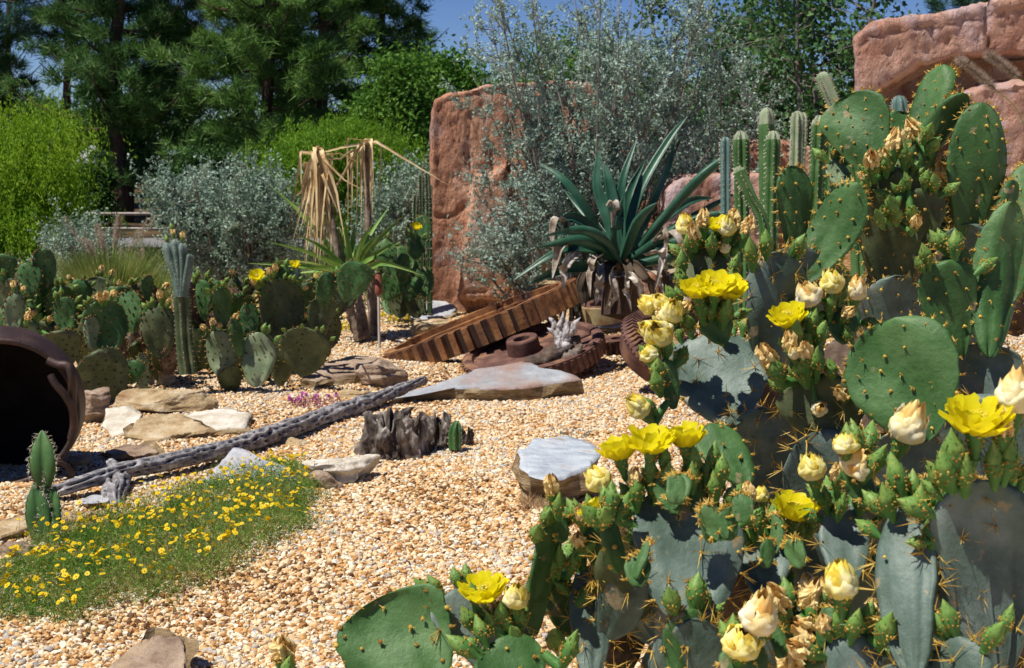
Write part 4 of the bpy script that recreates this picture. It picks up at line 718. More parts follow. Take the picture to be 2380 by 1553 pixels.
def proto_open(seed, wide=1.0):
    rng = np.random.default_rng(seed); mb = MB(); ovary(mb, rng, seed=seed); z0 = .033
    for lay, (k, o, z1, wd) in enumerate(((8, .041, .060, .040), (8, .036, .070, .038), (7, .026, .070, .032))):
        for q in range(k): petal(mb, q * 6.283 / k + lay * .35 + rng.normal() * .1, .009, o * wide * rng.uniform(.88, 1.1), (z0 + lay * .002, z1 * rng.uniform(.92, 1.06)), wd, .0, 3, rng, .72)
    n = 150; a = rng.random(n) * 6.28; r = .014 * rng.random(n) ** .5; b = np.stack([np.cos(a) * r * .5, np.sin(a) * r * .5, np.full(n, z0 + .003)], -1); d = np.stack([np.cos(a) * r * 22, np.sin(a) * r * 22, np.ones(n)], -1); L = rng.uniform(.016, .026, n); spines(mb, b, d, L, .0006, 4); ov, of = ICO[0]; tip = b + nrm(d) * L[:, None]; mb.add((tip[:, None] + ov[None] * .0013).reshape(-1, 3), (of[None] + (np.arange(n) * 12)[:, None, None]).reshape(-1, 3), 4, False)
    rings(mb, [(.0055, z0), (.005, z0 + .02), (.006, z0 + .026), (.0, z0 + .028)], 8, 1, seed); return mb
def proto_closed(seed, fat=1.0, torn=.0):
    rng = np.random.default_rng(seed); mb = MB(); ovary(mb, rng, seed=seed); z0 = .032; n, k = 16, 40; an = np.arange(k) * 2 * math.pi / k
    for lay in range(3):
        V = []; off = rng.random() * 6.28; sc = (1.0, .90, .72)[lay]; hh = (.034, .041, .045)[lay] * rng.uniform(.9, 1.1)
        for i in range(n):
            t = i / (n - 1); r = .0265 * fat * sc * (math.sin(math.pi * min(1, .17 + t * .70)) ** .8) * (1 - .1 * t); tw = off + t * 1.1; fold = 1 + .11 * np.cos(4 * (an + tw)) * (.3 + t) + .03 * np.cos(9 * (an - tw)) + .10 * fbm(np.stack([np.cos(an) * 2, np.sin(an) * 2, an * 0 + t * 3 + lay], -1), seed + lay, 2); jag = .0035 * (t ** 3) * np.cos(5 * (an + tw) + 1)
            V.append(np.stack([np.cos(an) * r * fold, np.sin(an) * r * fold, z0 + hh * t * (1 + .06 * np.cos(an * 2 + off)) + jag], -1))
        mb.add(np.vstack(V), gridf(n, k, True), 3)
    for q in range(int(6 + torn * 4)): petal(mb, q * 1.05 + rng.random() * .6, .019 * fat, .0085, (z0 + .002, z0 + rng.uniform(.026, .042)), .026, .022, 3, rng, .35)
    return mb
def proto_wither(seed):
    rng = np.random.default_rng(seed); mb = MB(); ovary(mb, rng, seed=seed); z0 = .033; n, k = 13, 30; an = np.arange(k) * 2 * math.pi / k
    for lay in range(2):
        V = []; bendv = rng.normal(size=2) * .008
        for i in range(n):
            t = i / (n - 1); r = .0145 * (1 - .3 * lay) * (math.sin(math.pi * min(1, .22 + t * .72)) ** .6); fold = 1 + .30 * np.cos(6 * an + 2.5 * t + lay) + .30 * fbm(np.stack([np.cos(an) * 3, np.sin(an) * 3, an * 0 + t * 6], -1), seed + lay, 3)
            V.append(np.stack([np.cos(an) * r * fold + bendv[0] * t * t, np.sin(an) * r * fold + bendv[1] * t * t, z0 + .036 * t * (1 + .15 * np.cos(3 * an))], -1))
        mb.add(np.vstack(V), gridf(n, k, True), 3, False)
    return mb
def proto_bud(seed, fat=1.0):
    rng = np.random.default_rng(seed); mb = MB(); ovary(mb, rng, h=.034, r=.0142 * fat, dots=34, seed=seed); z0 = .031
    rings(mb, [(.0118 * fat, z0), (.0132 * fat, z0 + .003), (.0105 * fat, z0 + .010), (.0068 * fat, z0 + .017), (.0035, z0 + .024), (.0, z0 + .031)], 14, 1, seed, .0016)
    for q in range(16): a = q * 2.4; z = z0 + .001 * q; r = .0125 * fat * (1 - q / 24); p = np.array([math.cos(a) * r, math.sin(a) * r, z]); leaves(mb, (p + [0, 0, .003])[None], .011, rng, .55, 1, np.array([math.cos(a) * .5, math.sin(a) * .5, 1.6]), .2)
    return mb
FM = [MT['ovary'], MT['budtip'], MT['glochid'], MT['petal'], MT['stamen']]; FC = [MT['ovary'], MT['budtip'], MT['glochid'], MT['cream'], MT['stamen']]; FWt = [MT['ovary'], MT['budtip'], MT['glochid'], MT['wither'], MT['stamen']]
MT['cream_y'] = M('closing_yellow_petal', [(0.82, 0.50, 0.05), (0.86, 0.68, 0.08), (0.88, 0.78, 0.25), (0.9, 0.85, 0.5)], 34, .5, .0015, 70, transl=.2, island=.25); FY = [MT['ovary'], MT['budtip'], MT['glochid'], MT['cream_y'], MT['stamen']]
Z3 = np.zeros(3); PROTO = {'o': [proto_open(s, w).mesh('open_flower', FM, Z3) for s, w in ((1, 1.0), (2, .8), (3, 1.15), (21, .9), (22, 1.08))], 'c': [proto_closed(s, f, q).mesh('closed_flower', FC, Z3) for s, f, q in ((4, 1.0, 0), (5, 1.1, 1), (6, .9, .5), (24, 1.05, .8), (25, .85, 0))], 'y': [proto_closed(s, f, q).mesh('yellow_flower', FY, Z3) for s, f, q in ((7, .9, 1), (8, 1., .6))], 'w': [proto_wither(s).mesh('withered_flower', FWt, Z3) for s in (9, 10, 11)], 'b': [proto_bud(s, f).mesh('bud', [MT['ovary'], MT['budtip'], MT['glochid']], Z3) for s, f in ((12, 1.0), (13, 1.15), (14, .9), (15, 1.05))]}
NAME = {'o': 'open_flower', 'c': 'closed_flower', 'y': 'closed_flower', 'w': 'withered_flower', 'b': 'bud'}
def place(kind, base, axis, size, pad, rng, zs=1.0):
    me = PROTO[kind][rng.integers(len(PROTO[kind]))]; o = put(NAME[kind], me, base, pad); q = Vector(nrm(axis)).to_track_quat('Z', 'Y'); o.rotation_mode = 'QUATERNION'
    from mathutils import Quaternion
    o.rotation_quaternion = q @ Quaternion((0, 0, 1), rng.random() * 6.28); o.scale = (size, size, size * zs); return o
def prickly(name, label, base, pads, flowers=(), rims=(), seed=0, cat='cactus', group='prickly pears', **kw):
    """pads: (bx,by,tx,ty,w_px,depth,dtip,yaw,kind) in frame pixels at real depth; flowers: (x,y,kind,size,pad); rims: (pad,n,vlo,vhi,kinds)"""
    t = thing(name, base, label, cat, group); rng = np.random.default_rng(seed); R = []
    for i, p in enumerate(pads):
        bx, by, tx, ty, w, d, dt, yaw, kd = p[:9]; B = W(bx, by, d); T = W(tx, ty, d + dt); k2 = dict(kw)
        if kd == 'g' and kw is not None and kw.get('areole') == .068: k2.update(green)
        if len(p) > 9: k2.update(p[9])
        mb, rb, rd, n, ey = pad_mesh(B, T, w * d / FPX, yaw, seed * 100 + i, **k2); o = mb.build('pad', [MT[MATP[kd]], MT['spine'], MT['areole_dark' if k2.get('dark') else 'glochid']], t); R.append((o, rb, rd, n, ey, d + dt))
    for x, y, kd, sz, pi in flowers:
        o, rb, rd, n, ey, dd = R[pi]; ss = sz * (1 if kd in 'ob' else 1.0); F = W(x, y, dd - rng.uniform(.02, .075) * dd / 3); dist = np.linalg.norm(rb - F, axis=1); j = int(np.argmin(dist)); ax = F - rb[j]; Ln = np.linalg.norm(ax); ax = nrm(nrm(ax) * .75 + .3 * ey + np.array([0, 0, .55])); ss = ss * (.90 if kd == 'o' else .8 if kd == 'c' else .86 if kd == 'y' else 1); cen = {'o': .055, 'c': .052, 'y': .052, 'w': .048, 'b': .04}[kd] * ss; zs = np.clip(Ln / cen, .85, 1.12); bs = F - ax * cen * zs; place(kd, bs, ax, ss, o, rng, zs)
        if Ln > cen * zs + .006:
            mb = MB(); q0 = rb[j] - nrm(ey) * .006; tube(mb, spline([q0, (q0 + bs) / 2 + ey * .004, bs + ax * .004], 8), np.linspace(.0072, .0085, 8) * ss, 10); mb.build('fruit', MT['ovary'], o)
    for pi, n_, lo, hi, kinds in rims:
        o, rb, rd, n, ey, dd = R[pi]; v = np.dot(rb - rb.mean(0), ey); v = (v - v.min()) / (v.max() - v.min()); idx = [j for j in range(len(rb)) if lo <= v[j] <= hi]
        for j in rng.permutation(idx)[:n_]: ax = nrm(rd[j] + ey * .35 + n * rng.uniform(-.1, .75) + rng.normal(size=3) * .22); place(kinds[rng.integers(len(kinds))], rb[j] - ax * .002, ax, rng.uniform(.75, 1.35), o, rng)
    return R
def auto(box, n, d, seed, kinds='gob', wr=(45, 80), lean=(0, .14)):
    rng = np.random.default_rng(seed); x0, y0, x1, y1 = box; out = []
    for k in range(n): w = rng.uniform(*wr); x = rng.uniform(x0, x1); y = rng.uniform(y0, y1); l = w * rng.uniform(1.1, 1.5); a = rng.normal() * .35; out.append((x, y + l * .5, x + l * math.sin(a), y - l * .5, w, d + rng.uniform(-.1, .35), rng.uniform(*lean), rng.uniform(-50, 50), kinds[rng.integers(len(kinds))]))
    return out
far = dict(areole=.05, spl=.012, nsp=1, rimsp=4, dark=True, thick=.026, sw=.0014, rl=.018)
mid = dict(areole=.05, spl=.012, nsp=4, rimsp=9, thick=.022, sw=.0013, rl=.020, tuft=.0045)
near = dict(areole=.068, spl=.042, nsp=7, rimsp=6, thick=.021, sw=.0010, rl=.03)
green = dict(areole=.052, spl=.013, nsp=4, rimsp=7, sw=.0012, rl=.014, tuft=.0042)
# nearest flowering plant, lower right
A = [(1605, 1460, 1572, 1135, 275, 2.72, .17, 6, 'b', dict(fan=.3, fold=.0065, fq=10)), (1775, 1395, 1772, 1258, 128, 2.92, .09, -8, 'b'), (1965, 1360, 1965, 1172, 118, 2.82, .10, 10, 'b'), (2125, 1580, 2108, 1165, 165, 2.53, .13, -20, 'b', dict(fold=.009, fq=11)), (2320, 1600, 2275, 1115, 270, 2.6, -.04, 16, 'b', dict(fold=.009, fq=12)), (1625, 1640, 1600, 1415, 140, 2.7, .02, 40, 'g'), (2010, 1700, 1985, 1470, 150, 2.6, .03, 20, 'b'), (1640, 1800, 1605, 1440, 200, 2.78, -.08, 0, 'b'), (2150, 1960, 2120, 1540, 280, 2.66, -.1, 10, 'b'), (1850, 1950, 1790, 1400, 260, 2.98, -.15, 15, 'b'), (1950, 2330, 1900, 1700, 380, 2.8, .0, 0, 'o'), (1745, 1620, 1735, 1490, 130, 2.62, .03, 25, 'g'), (1880, 1560, 1868, 1420, 130, 2.75, .03, -30, 'g'), (2420, 1500, 2395, 1160, 190, 2.75, .05, 20, 'b'), (2200, 1720, 2240, 1480, 160, 2.5, .02, -35, 'b'), (2030, 1180, 1990, 1060, 120, 2.72, .02, 50, 'g'), (1440, 1330, 1410, 1205, 70, 2.78, -.02, 55, 'g')]
AF = [(1437, 1040, 'o', 1.12, 0), (1512, 1022, 'o', 1.2, 0), (1592, 1010, 'o', 1.15, 0), (1390, 1112, 'y', 1.2, 0), (1474, 1112, 'w', .8, 0), (1545, 1055, 'b', 1.0, 0), (1612, 1060, 'b', 1.1, 0), (1660, 1050, 'b', 1.0, 0), (1512, 1085, 'b', 1.1, 0), (1555, 1100, 'b', 1.15, 0), (1610, 1095, 'b', 1.0, 0), (1645, 1085, 'b', 1.0, 0), (1678, 1080, 'b', 1.05, 0), (1480, 1130, 'b', 1.1, 0), (1432, 1160, 'b', 1.1, 0), (1660, 1120, 'b', 1.1, 0), (1375, 1180, 'o', .8, 0), (1700, 1150, 'b', 1.0, 0), (1530, 1130, 'b', 1.05, 0), (1700, 1215, 'b', .9, 0), (1445, 1235, 'w', .9, 0),
      (1850, 1178, 'o', 1.25, 1), (1770, 1150, 'y', .75, 1), (1738, 1150, 'w', 1.0, 1), (1800, 1188, 'b', 1.1, 1), (1760, 1200, 'b', 1.0, 1), (1885, 1215, 'b', 1.0, 1), (1815, 1215, 'b', 1.1, 1), (1718, 1190, 'b', 1.0, 1), (1860, 1230, 'b', .9, 1), (1830, 1330, 'b', .8, 1),
      (1888, 1085, 'y', 1.25, 2), (1945, 1100, 'w', .9, 2), (1918, 1150, 'b', .9, 2), (1995, 1075, 'c', 1.65, 15), (1965, 1030, 'y', 1.2, 15), (2045, 1060, 'b', 1.3, 15), (2080, 1090, 'b', 1.4, 3), (2112, 988, 'c', 1.7, 15), (2140, 1155, 'b', 1.4, 3), (2205, 1130, 'b', 1.2, 3), (2175, 1220, 'b', 1.5, 3), (2060, 1150, 'b', 1.2, 3), (1960, 1165, 'b', 1.0, 2), (2005, 1150, 'b', 1.2, 2),
      (2272, 968, 'o', 1.45, 4), (2362, 915, 'c', 1.8, 4), (2215, 1035, 'b', 1.5, 4), (2195, 1075, 'b', 1.3, 4), (2330, 985, 'w', 1.3, 4), (2310, 1060, 'b', 1.3, 4), (2375, 1190, 'w', 1.3, 13), (2350, 1050, 'b', 1.3, 4), (2245, 1085, 'b', 1.3, 4),
      (1765, 1432, 'c', 1.7, 11), (1727, 1490, 'y', 1.75, 11), (1890, 1385, 'w', 1.8, 12), (1955, 1350, 'y', 1.6, 6), (1872, 1460, 'w', 1.5, 12), (1835, 1535, 'w', 1.6, 12), (1805, 1395, 'w', 1.4, 12), (2065, 1450, 'b', 1.3, 6), (2345, 1430, 'b', 1.0, 14), (1830, 1440, 'b', 1.2, 12), (1990, 1440, 'b', 1.1, 6)]
A += [(p[0], p[1], p[2], p[3], p[4], p[5], p[6], p[7], p[8]) for p in auto((1380, 1330, 2400, 1560), 24, 3.15, 76, 'bobd', (120, 200), (-.16, -.03))]
ry_ = np.random.default_rng(150)
for bx_, by_, n_ in ((1560, 1150, 6), (1690, 1240, 4), (2110, 1190, 4), (2240, 1140, 5), (1900, 1480, 5), (1780, 1290, 3), (1500, 1300, 4)):
    for _ in range(n_): x_, y_ = bx_ + ry_.normal() * 45, by_ + ry_.normal() * 18; A.append((x_, y_ + 30, x_ + ry_.normal() * 22, y_ - ry_.uniform(30, 70), ry_.uniform(32, 62), 2.72 + ry_.uniform(-.08, .15), .02, ry_.uniform(-60, 60), 'g', dict(thick=.010, fan=.2, tuft=.003)))
bA = onground(1960, 2.8); prickly('prickly_pear', 'big grey prickly pear with yellow and cream flowers filling the lower right corner', bA, A, AF, [(0, 11, .62, 1, 'bbb'), (1, 8, .6, 1, 'bb'), (2, 8, .6, 1, 'bb'), (3, 7, .7, 1, 'bb'), (4, 10, .65, 1, 'bb'), (5, 5, .6, 1, 'b'), (6, 6, .6, 1, 'bbw'), (11, 6, .5, 1, 'b'), (12, 6, .5, 1, 'bbbw'), (13, 7, .6, 1, 'bbbw'), (14, 5, .6, 1, 'b'), (15, 6, .6, 1, 'b'), (16, 5, .6, 1, 'b')], 1, **near)
# lower left front plant
A2 = [(1020, 1690, 880, 1392, 290, 2.98, .12, -8, 'g', dict(fan=1.0, bend=.1)), (1150, 1580, 1050, 1372, 175, 3.08, .05, 30, 'b', dict(fan=.8)), (1240, 1480, 1285, 1205, 120, 3.1, .02, 62, 'g'), (1375, 1600, 1368, 1315, 105, 3.08, .12, 10, 'b'), (1240, 1620, 1150, 1490, 190, 2.95, .05, 20, 'g'), (1400, 1300, 1370, 1215, 70, 3.15, 0, 30, 'g'), (1330, 1480, 1300, 1330, 90, 3.2, .0, 45, 'g'), (1180, 1900, 1090, 1560, 330, 3.06, .0, 0, 'b'), (1400, 1850, 1350, 1560, 300, 3.12, .0, 0, 'b'), (1260, 2100, 1240, 1700, 330, 3.1, .0, 0, 'o'), (1310, 1260, 1290, 1200, 55, 3.12, 0, 30, 'g'), (1170, 1530, 1160, 1440, 110, 3.05, .02, -20, 'b')]
A2F = [(1122, 1368, 'o', 1.25, 11), (1135, 1400, 'w', 1.1, 11), (1200, 1385, 'y', 1.25, 11), (1100, 1375, 'b', 1.0, 11), (1140, 1440, 'b', 1.1, 11), (1195, 1470, 'b', 1.3, 11), (1165, 1420, 'b', 1.2, 11), (1085, 1430, 'b', 1.2, 11), (1210, 1430, 'b', 1.2, 11), (1283, 1130, 'w', 1.05, 10), (1300, 1165, 'b', 1.0, 10), (1340, 1180, 'b', 1.0, 5), (1272, 1190, 'b', 1.0, 10), (1350, 1195, 'w', .8, 5), (1345, 1255, 'w', 1.0, 5), (1300, 1290, 'b', 1.2, 6), (1280, 1310, 'b', 1.1, 6), (1335, 1295, 'b', 1.2, 6), (1420, 1280, 'w', .9, 3), (1395, 1310, 'b', 1.2, 3), (1405, 1340, 'b', 1.3, 3), (1425, 1300, 'b', 1.1, 3), (1290, 1480, 'b', 1.5, 6), (1330, 1495, 'b', 1.5, 4), (1365, 1380, 'b', 1.5, 3), (1370, 1270, 'b', 1.2, 5)]
bA2 = onground(1270, 3.1); prickly('prickly_pear', 'low green prickly pear with broad plain pads at the bottom centre of the photo', bA2, A2, A2F, [(4, 7, .72, 1, 'b'), (2, 5, .75, 1, 'b'), (3, 6, .7, 1, 'b'), (5, 4, .6, 1, 'b'), (6, 5, .6, 1, 'b'), (1, 4, .8, 1, 'b'), (11, 8, .5, 1, 'b')], 2, **near)
# middle right plant: dark tall pads, blue grey lit pad
Bp = [(1700, 990, 1640, 776, 255, 3.58, .17, 6, 'b', dict(fan=.5)), (1800, 880, 1800, 585, 165, 3.75, -.08, 25, 'b'), (1650, 690, 1640, 560, 118, 4.0, .05, 0, 'o'), (1930, 1030, 1915, 868, 205, 3.5, -.03, -12, 'o'), (2140, 1030, 2080, 738, 285, 3.3, .04, -14, 'g', dict(fan=.25)), (2235, 830, 2200, 605, 150, 3.7, -.03, 20, 'g', dict(fan=.8)), (2300, 830, 2350, 470, 120, 3.65, .08, 35, 'g'), (2290, 940, 2300, 800, 190, 3.75, -.02, -15, 'b'), (1680, 800, 1660, 720, 90, 3.55, .0, 30, 'g'), (1735, 1130, 1650, 985, 120, 3.3, .1, 35, 'g'), (1880, 860, 1870, 770, 110, 3.5, .02, 30, 'g'), (1780, 1200, 1760, 950, 200, 3.7, -.12, 0, 'b'), (2110, 1350, 2100, 1000, 250, 3.5, -.15, 0, 'b'), (1950, 1300, 1930, 1000, 230, 3.6, -.15, 0, 'b'), (2280, 1250, 2290, 920, 240, 3.75, -.15, 0, 'b'), (1960, 800, 1955, 715, 90, 3.7, .02, 20, 'g'), (1570, 950, 1540, 835, 70, 3.5, .02, 50, 'g'), (1590, 760, 1560, 720, 80, 3.6, .0, 30, 'g'), (2235, 640, 2215, 580, 70, 3.72, .0, 20, 'g'), (1990, 1950, 1970, 1250, 460, 3.6, .0, 0, 'o'), (2350, 700, 2375, 540, 90, 3.9, .05, 20, 'g')]
BF = [(1592, 522, 'y', 1.3, 2), (1632, 510, 'w', 1.1, 2), (1668, 520, 'o', .95, 2), (1690, 525, 'y', 1.3, 2), (1706, 512, 'w', 1.2, 2), (1738, 528, 'w', 1.2, 2), (1612, 540, 'w', 1.1, 2), (1655, 560, 'b', 1.2, 2), (1715, 550, 'b', 1.5, 2), (1685, 575, 'c', .9, 2), (1600, 560, 'b', 1.3, 2), (1630, 545, 'b', 1.2, 2), (1780, 555, 'b', 1.2, 1), (1745, 575, 'b', 1.4, 1), (1585, 600, 'b', 1.3, 2), (1580, 640, 'b', 1.3, 2), (1710, 610, 'b', 1.3, 2), (1700, 640, 'b', 1.3, 2),
      (1620, 668, 'o', 1.2, 8), (1662, 660, 'o', 1.2, 8), (1698, 668, 'o', 1.25, 8), (1640, 665, 'w', 1.0, 8), (1630, 710, 'b', 1.4, 8), (1690, 715, 'b', 1.4, 8), (1655, 715, 'b', 1.2, 8), (1680, 755, 'b', 1.3, 0), (1600, 745, 'b', 1.3, 17), (1530, 775, 'y', 1.7, 17), (1505, 765, 'y', 1.1, 17), (1562, 722, 'y', 1.4, 17), (1540, 735, 'w', 1.0, 17), (1590, 715, 'w', 1.0, 17), (1507, 822, 'y', 1.2, 16), (1482, 945, 'y', 1.4, 16), (1525, 880, 'b', 1.4, 16), (1530, 850, 'b', 1.4, 16), (1500, 935, 'b', 1.2, 16),
      (1830, 732, 'o', 1.3, 10), (1878, 685, 'c', 1.55, 15), (1992, 672, 'c', 1.4, 15), (1935, 655, 'y', 1.4, 15), (1890, 740, 'b', 1.2, 10), (1970, 725, 'w', .9, 15), (1930, 700, 'b', 1.2, 15), (1850, 765, 'b', 1.4, 10), (1910, 765, 'b', 1.4, 10), (1880, 780, 'b', 1.4, 10), (1835, 795, 'w', 1.1, 3), (1870, 815, 'w', 1.1, 3), (1845, 820, 'c', .8, 3), (1785, 830, 'w', 1.4, 3), (1800, 850, 'b', 1.4, 3), (1900, 830, 'b', 1.4, 3), (1930, 850, 'b', 1.3, 3), (1860, 850, 'b', 1.4, 3), (1970, 770, 'b', 1.2, 15), (1955, 915, 'w', 1.0, 3), (1905, 950, 'c', .9, 3)]
Bp += auto((1660, 850, 2330, 1120), 16, 4.05, 77, 'bogd', (110, 180), (-.16, -.02))
prickly('prickly_pear', 'prickly pear with a tall dark pad and clusters of yellow blooms, right of centre', onground(1985, 3.65), Bp, BF, [(2, 5, .6, 1, 'b'), (3, 5, .7, 1, 'b'), (10, 5, .5, 1, 'b'), (8, 5, .5, 1, 'b'), (15, 7, .5, 1, 'bbw'), (0, 8, .7, 1, 'b'), (16, 5, .5, 1, 'b'), (17, 6, .5, 1, 'bby'), (18, 4, .6, 1, 'b'), (5, 4, .7, 1, 'b'), (1, 3, .85, 1, 'b')], 3, **near)
# tall plant at the back right
Cp = [(2060, 420, 1965, 225, 165, 4.9, .10, -8, 'g', dict(fan=.7)), (2075, 400, 2092, 262, 120, 5.05, .08, 10, 'g'), (2140, 365, 2198, 152, 108, 4.85, .0, -38, 'g'), (2115, 420, 2245, 218, 80, 4.8, -.06, 25, 'g'), (2250, 580, 2282, 238, 142, 4.8, -.09, 20, 'g'), (1850, 610, 1838, 385, 92, 4.7, -.06, 25, 'g'), (1850, 660, 1995, 425, 122, 4.65, -.08, -15, 'g'), (2075, 690, 2085, 395, 165, 4.9, -.12, 20, 'o'), (2330, 540, 2355, 420, 60, 4.7, .04, 50, 'g'), (2200, 600, 2190, 400, 150, 5.05, -.1, 0, 'o'), (1860, 900, 1850, 570, 150, 4.75, -.12, 10, 'b'), (2090, 1000, 2080, 640, 190, 4.9, -.15, 10, 'b'), (2260, 900, 2250, 520, 190, 4.9, -.15, 0, 'b'), (2380, 520, 2400, 380, 110, 4.9, .05, 0, 'g'), (1960, 440, 1935, 370, 55, 5.0, .05, 25, 'l'), (2140, 560, 2130, 440, 120, 4.75, -.06, 0, 'o')]
CF = [(2025, 372, 'w', 1.6, 7), (2080, 328, 'w', 1.7, 7), (2124, 302, 'w', 1.6, 2), (2150, 322, 'w', 1.4, 2), (2160, 300, 'b', 1.4, 3), (2195, 396, 'w', 1.9, 9), (2060, 375, 'b', 1.3, 7), (2100, 350, 'b', 1.3, 7), (2070, 470, 'b', 1.6, 15), (2055, 490, 'b', 1.5, 15), (2085, 495, 'b', 1.4, 15), (2122, 490, 'b', 1.6, 15), (2010, 425, 'b', 1.4, 7), (2130, 515, 'w', 1.1, 15), (2040, 500, 'b', 1.4, 15), (2175, 330, 'b', 1.3, 3)]
Cp += auto((1860, 480, 2370, 720), 22, 5.15, 78, 'gogd', (70, 115), (-.18, -.03)) + auto((2000, 400, 2340, 560), 8, 4.95, 79, 'gg', (45, 70), (-.08, .06))
prickly('prickly_pear', 'tall dark green prickly pear with large upright pads in front of the pink overhanging rock', onground(2080, 4.9), Cp, CF, [(7, 16, .66, 1, 'bbw'), (15, 9, .6, 1, 'b'), (14, 4, .7, 1, 'b'), (9, 5, .7, 1, 'bw')], 4, **mid)
# left bank
D = [(95, 690, 100, 578, 62, 9.5, .02, 25, 'g'), (75, 690, 60, 610, 55, 9.4, .08, -10, 'g'), (30, 775, 40, 680, 48, 9.0, .08, 10, 'l'), (155, 775, 150, 690, 58, 9.1, .05, -20, 'g'), (260, 815, 225, 700, 105, 9.0, .02, 8, 'g'), (310, 775, 300, 675, 60, 9.2, .08, -25, 'g'), (150, 860, 130, 770, 100, 8.9, -.06, 0, 'o'), (270, 945, 225, 815, 128, 8.75, -.10, 10, 'o'), (215, 815, 215, 735, 42, 8.9, .1, 40, 'l'), (375, 832, 370, 712, 82, 9.2, .02, -10, 'o'), (300, 893, 318, 838, 58, 8.8, .06, 0, 'g'), (333, 940, 330, 820, 34, 8.9, .0, 30, 'l'), (285, 690, 288, 665, 40, 9.3, .05, 0, 'g'), (55, 800, 60, 740, 60, 9.1, .05, 0, 'l'), (10, 660, 5, 590, 60, 9.6, .05, 0, 'g'), (345, 700, 342, 640, 36, 9.4, .05, 40, 'g')]
D += auto((-20, 690, 400, 800), 44, 9.6, 71, 'goggod', (50, 88), (-.08, .1)); D += auto((100, 800, 400, 870), 12, 9.35, 72, 'ood', (45, 80), (-.15, 0))
D = [p[:6] + (p[6] - .08,) + p[7:] for p in D]
prickly('prickly_pear', 'low sprawling prickly pear with many small pads behind the iron cauldron', G(210, 935), D, [(150, 780, 'w', 1.4, 13), (65, 735, 'w', 1.4, 13), (232, 690, 'w', 1.3, 4), (245, 690, 'w', 1.2, 4), (372, 685, 'w', 1.3, 9)], [(4, 4, .8, 1, 'bw'), (3, 5, .6, 1, 'b'), (2, 4, .7, 1, 'bw'), (13, 6, .6, 1, 'bw'), (9, 4, .8, 1, 'b'), (16, 3, .6, 1, 'b'), (18, 3, .6, 1, 'b'), (20, 3, .6, 1, 'b'), (22, 3, .6, 1, 'bw'), (24, 3, .6, 1, 'bw')] + [(i, 3, .6, 1, 'bbw') for i in range(24, 58)], 5, **far)
E = [(655, 800, 645, 648, 104, 9.5, -.03, 5, 'o'), (520, 765, 512, 668, 56, 9.3, .0, 30, 'g'), (515, 880, 505, 768, 82, 9.2, .03, -28, 'l'), (592, 900, 600, 772, 84, 9.1, .10, 5, 'l'), (700, 875, 720, 765, 118, 9.3, -.08, 0, 'o'), (750, 712, 765, 632, 52, 9.3, .08, 20, 'g'), (800, 702, 845, 612, 84, 9.25, .06, 10, 'g'), (585, 795, 578, 705, 48, 9.4, .08, 20, 'g'), (475, 745, 470, 650, 44, 9.5, .03, -30, 'g'), (735, 790, 760, 690, 66, 9.45, -.02, 0, 'o'), (555, 830, 540, 740, 34, 9.1, .02, 50, 'g'), (690, 690, 682, 620, 30, 9.5, .06, 30, 'b'), (660, 665, 655, 622, 40, 9.45, .06, 0, 'g'), (620, 690, 605, 650, 36, 9.4, .02, 20, 'g'), (540, 910, 538, 850, 60, 9.2, .0, 10, 'o'), (650, 900, 655, 790, 70, 9.4, 0, 0, 'o')]
E += auto((450, 690, 770, 800), 32, 9.8, 73, 'goggod', (50, 85), (-.08, .1)); E += auto((450, 800, 730, 860), 10, 9.7, 74, 'ood', (45, 80), (-.15, 0))
E = [p[:6] + (p[6] - .07,) + p[7:] for p in E]
prickly('prickly_pear', 'olive green prickly pear with two small yellow flowers, left of the yucca stems', G(600, 895), E, [(597, 640, 'o', 1.15, 13), (685, 614, 'o', 1.0, 11), (640, 622, 'w', 1.2, 12), (625, 630, 'w', 1.1, 13), (590, 655, 'w', 1.1, 13), (735, 640, 'y', .8, 5)], [(0, 14, .72, 1, 'bbbw'), (4, 5, .8, 1, 'b'), (3, 4, .75, 1, 'bw'), (12, 4, .5, 1, 'b'), (8, 4, .7, 1, 'b'), (1, 4, .8, 1, 'b'), (2, 4, .8, 1, 'w')] + [(i, 3, .6, 1, 'bbw') for i in range(16, 46)], 6, **far)
Fp = [(905, 640, 895, 555, 50, 12.0, .05, 15, 'g'), (950, 700, 960, 640, 60, 12.1, .05, 0, 'g'), (935, 660, 940, 590, 40, 12.0, .05, 30, 'g'), (985, 690, 985, 620, 46, 12.2, .05, 0, 'g'), (965, 605, 968, 548, 44, 12.1, .03, 10, 'g'), (900, 700, 915, 630, 60, 12.2, .02, 0, 'g'), (985, 560, 980, 500, 36, 12.4, .04, 0, 'g'), (930, 740, 930, 680, 60, 12.3, .0, 0, 'o'), (970, 740, 965, 690, 50, 12.3, .0, 0, 'o')] + auto((890, 570, 985, 700), 8, 12.4, 75, 'g', (36, 52))
prickly('prickly_pear', 'dark green prickly pear with one yellow flower tucked between the yucca and the rock pillar', G(945, 735), Fp, [(968, 526, 'o', 1.2, 4)], [(0, 4, .7, 1, 'b'), (4, 3, .7, 1, 'b')], 7, **far)
prickly('prickly_pear', 'prickly pear bud just peeping above the bottom edge, on the gravel', onground(662, 3.5), [(670, 1720, 665, 1560, 130, 3.5, .04, 10, 'g'), (690, 1940, 668, 1700, 220, 3.5, 0, 0, 'b')], [(662, 1512, 'w', 1.7, 0), (672, 1545, 'b', 1.3, 0)], [], 8, **near)
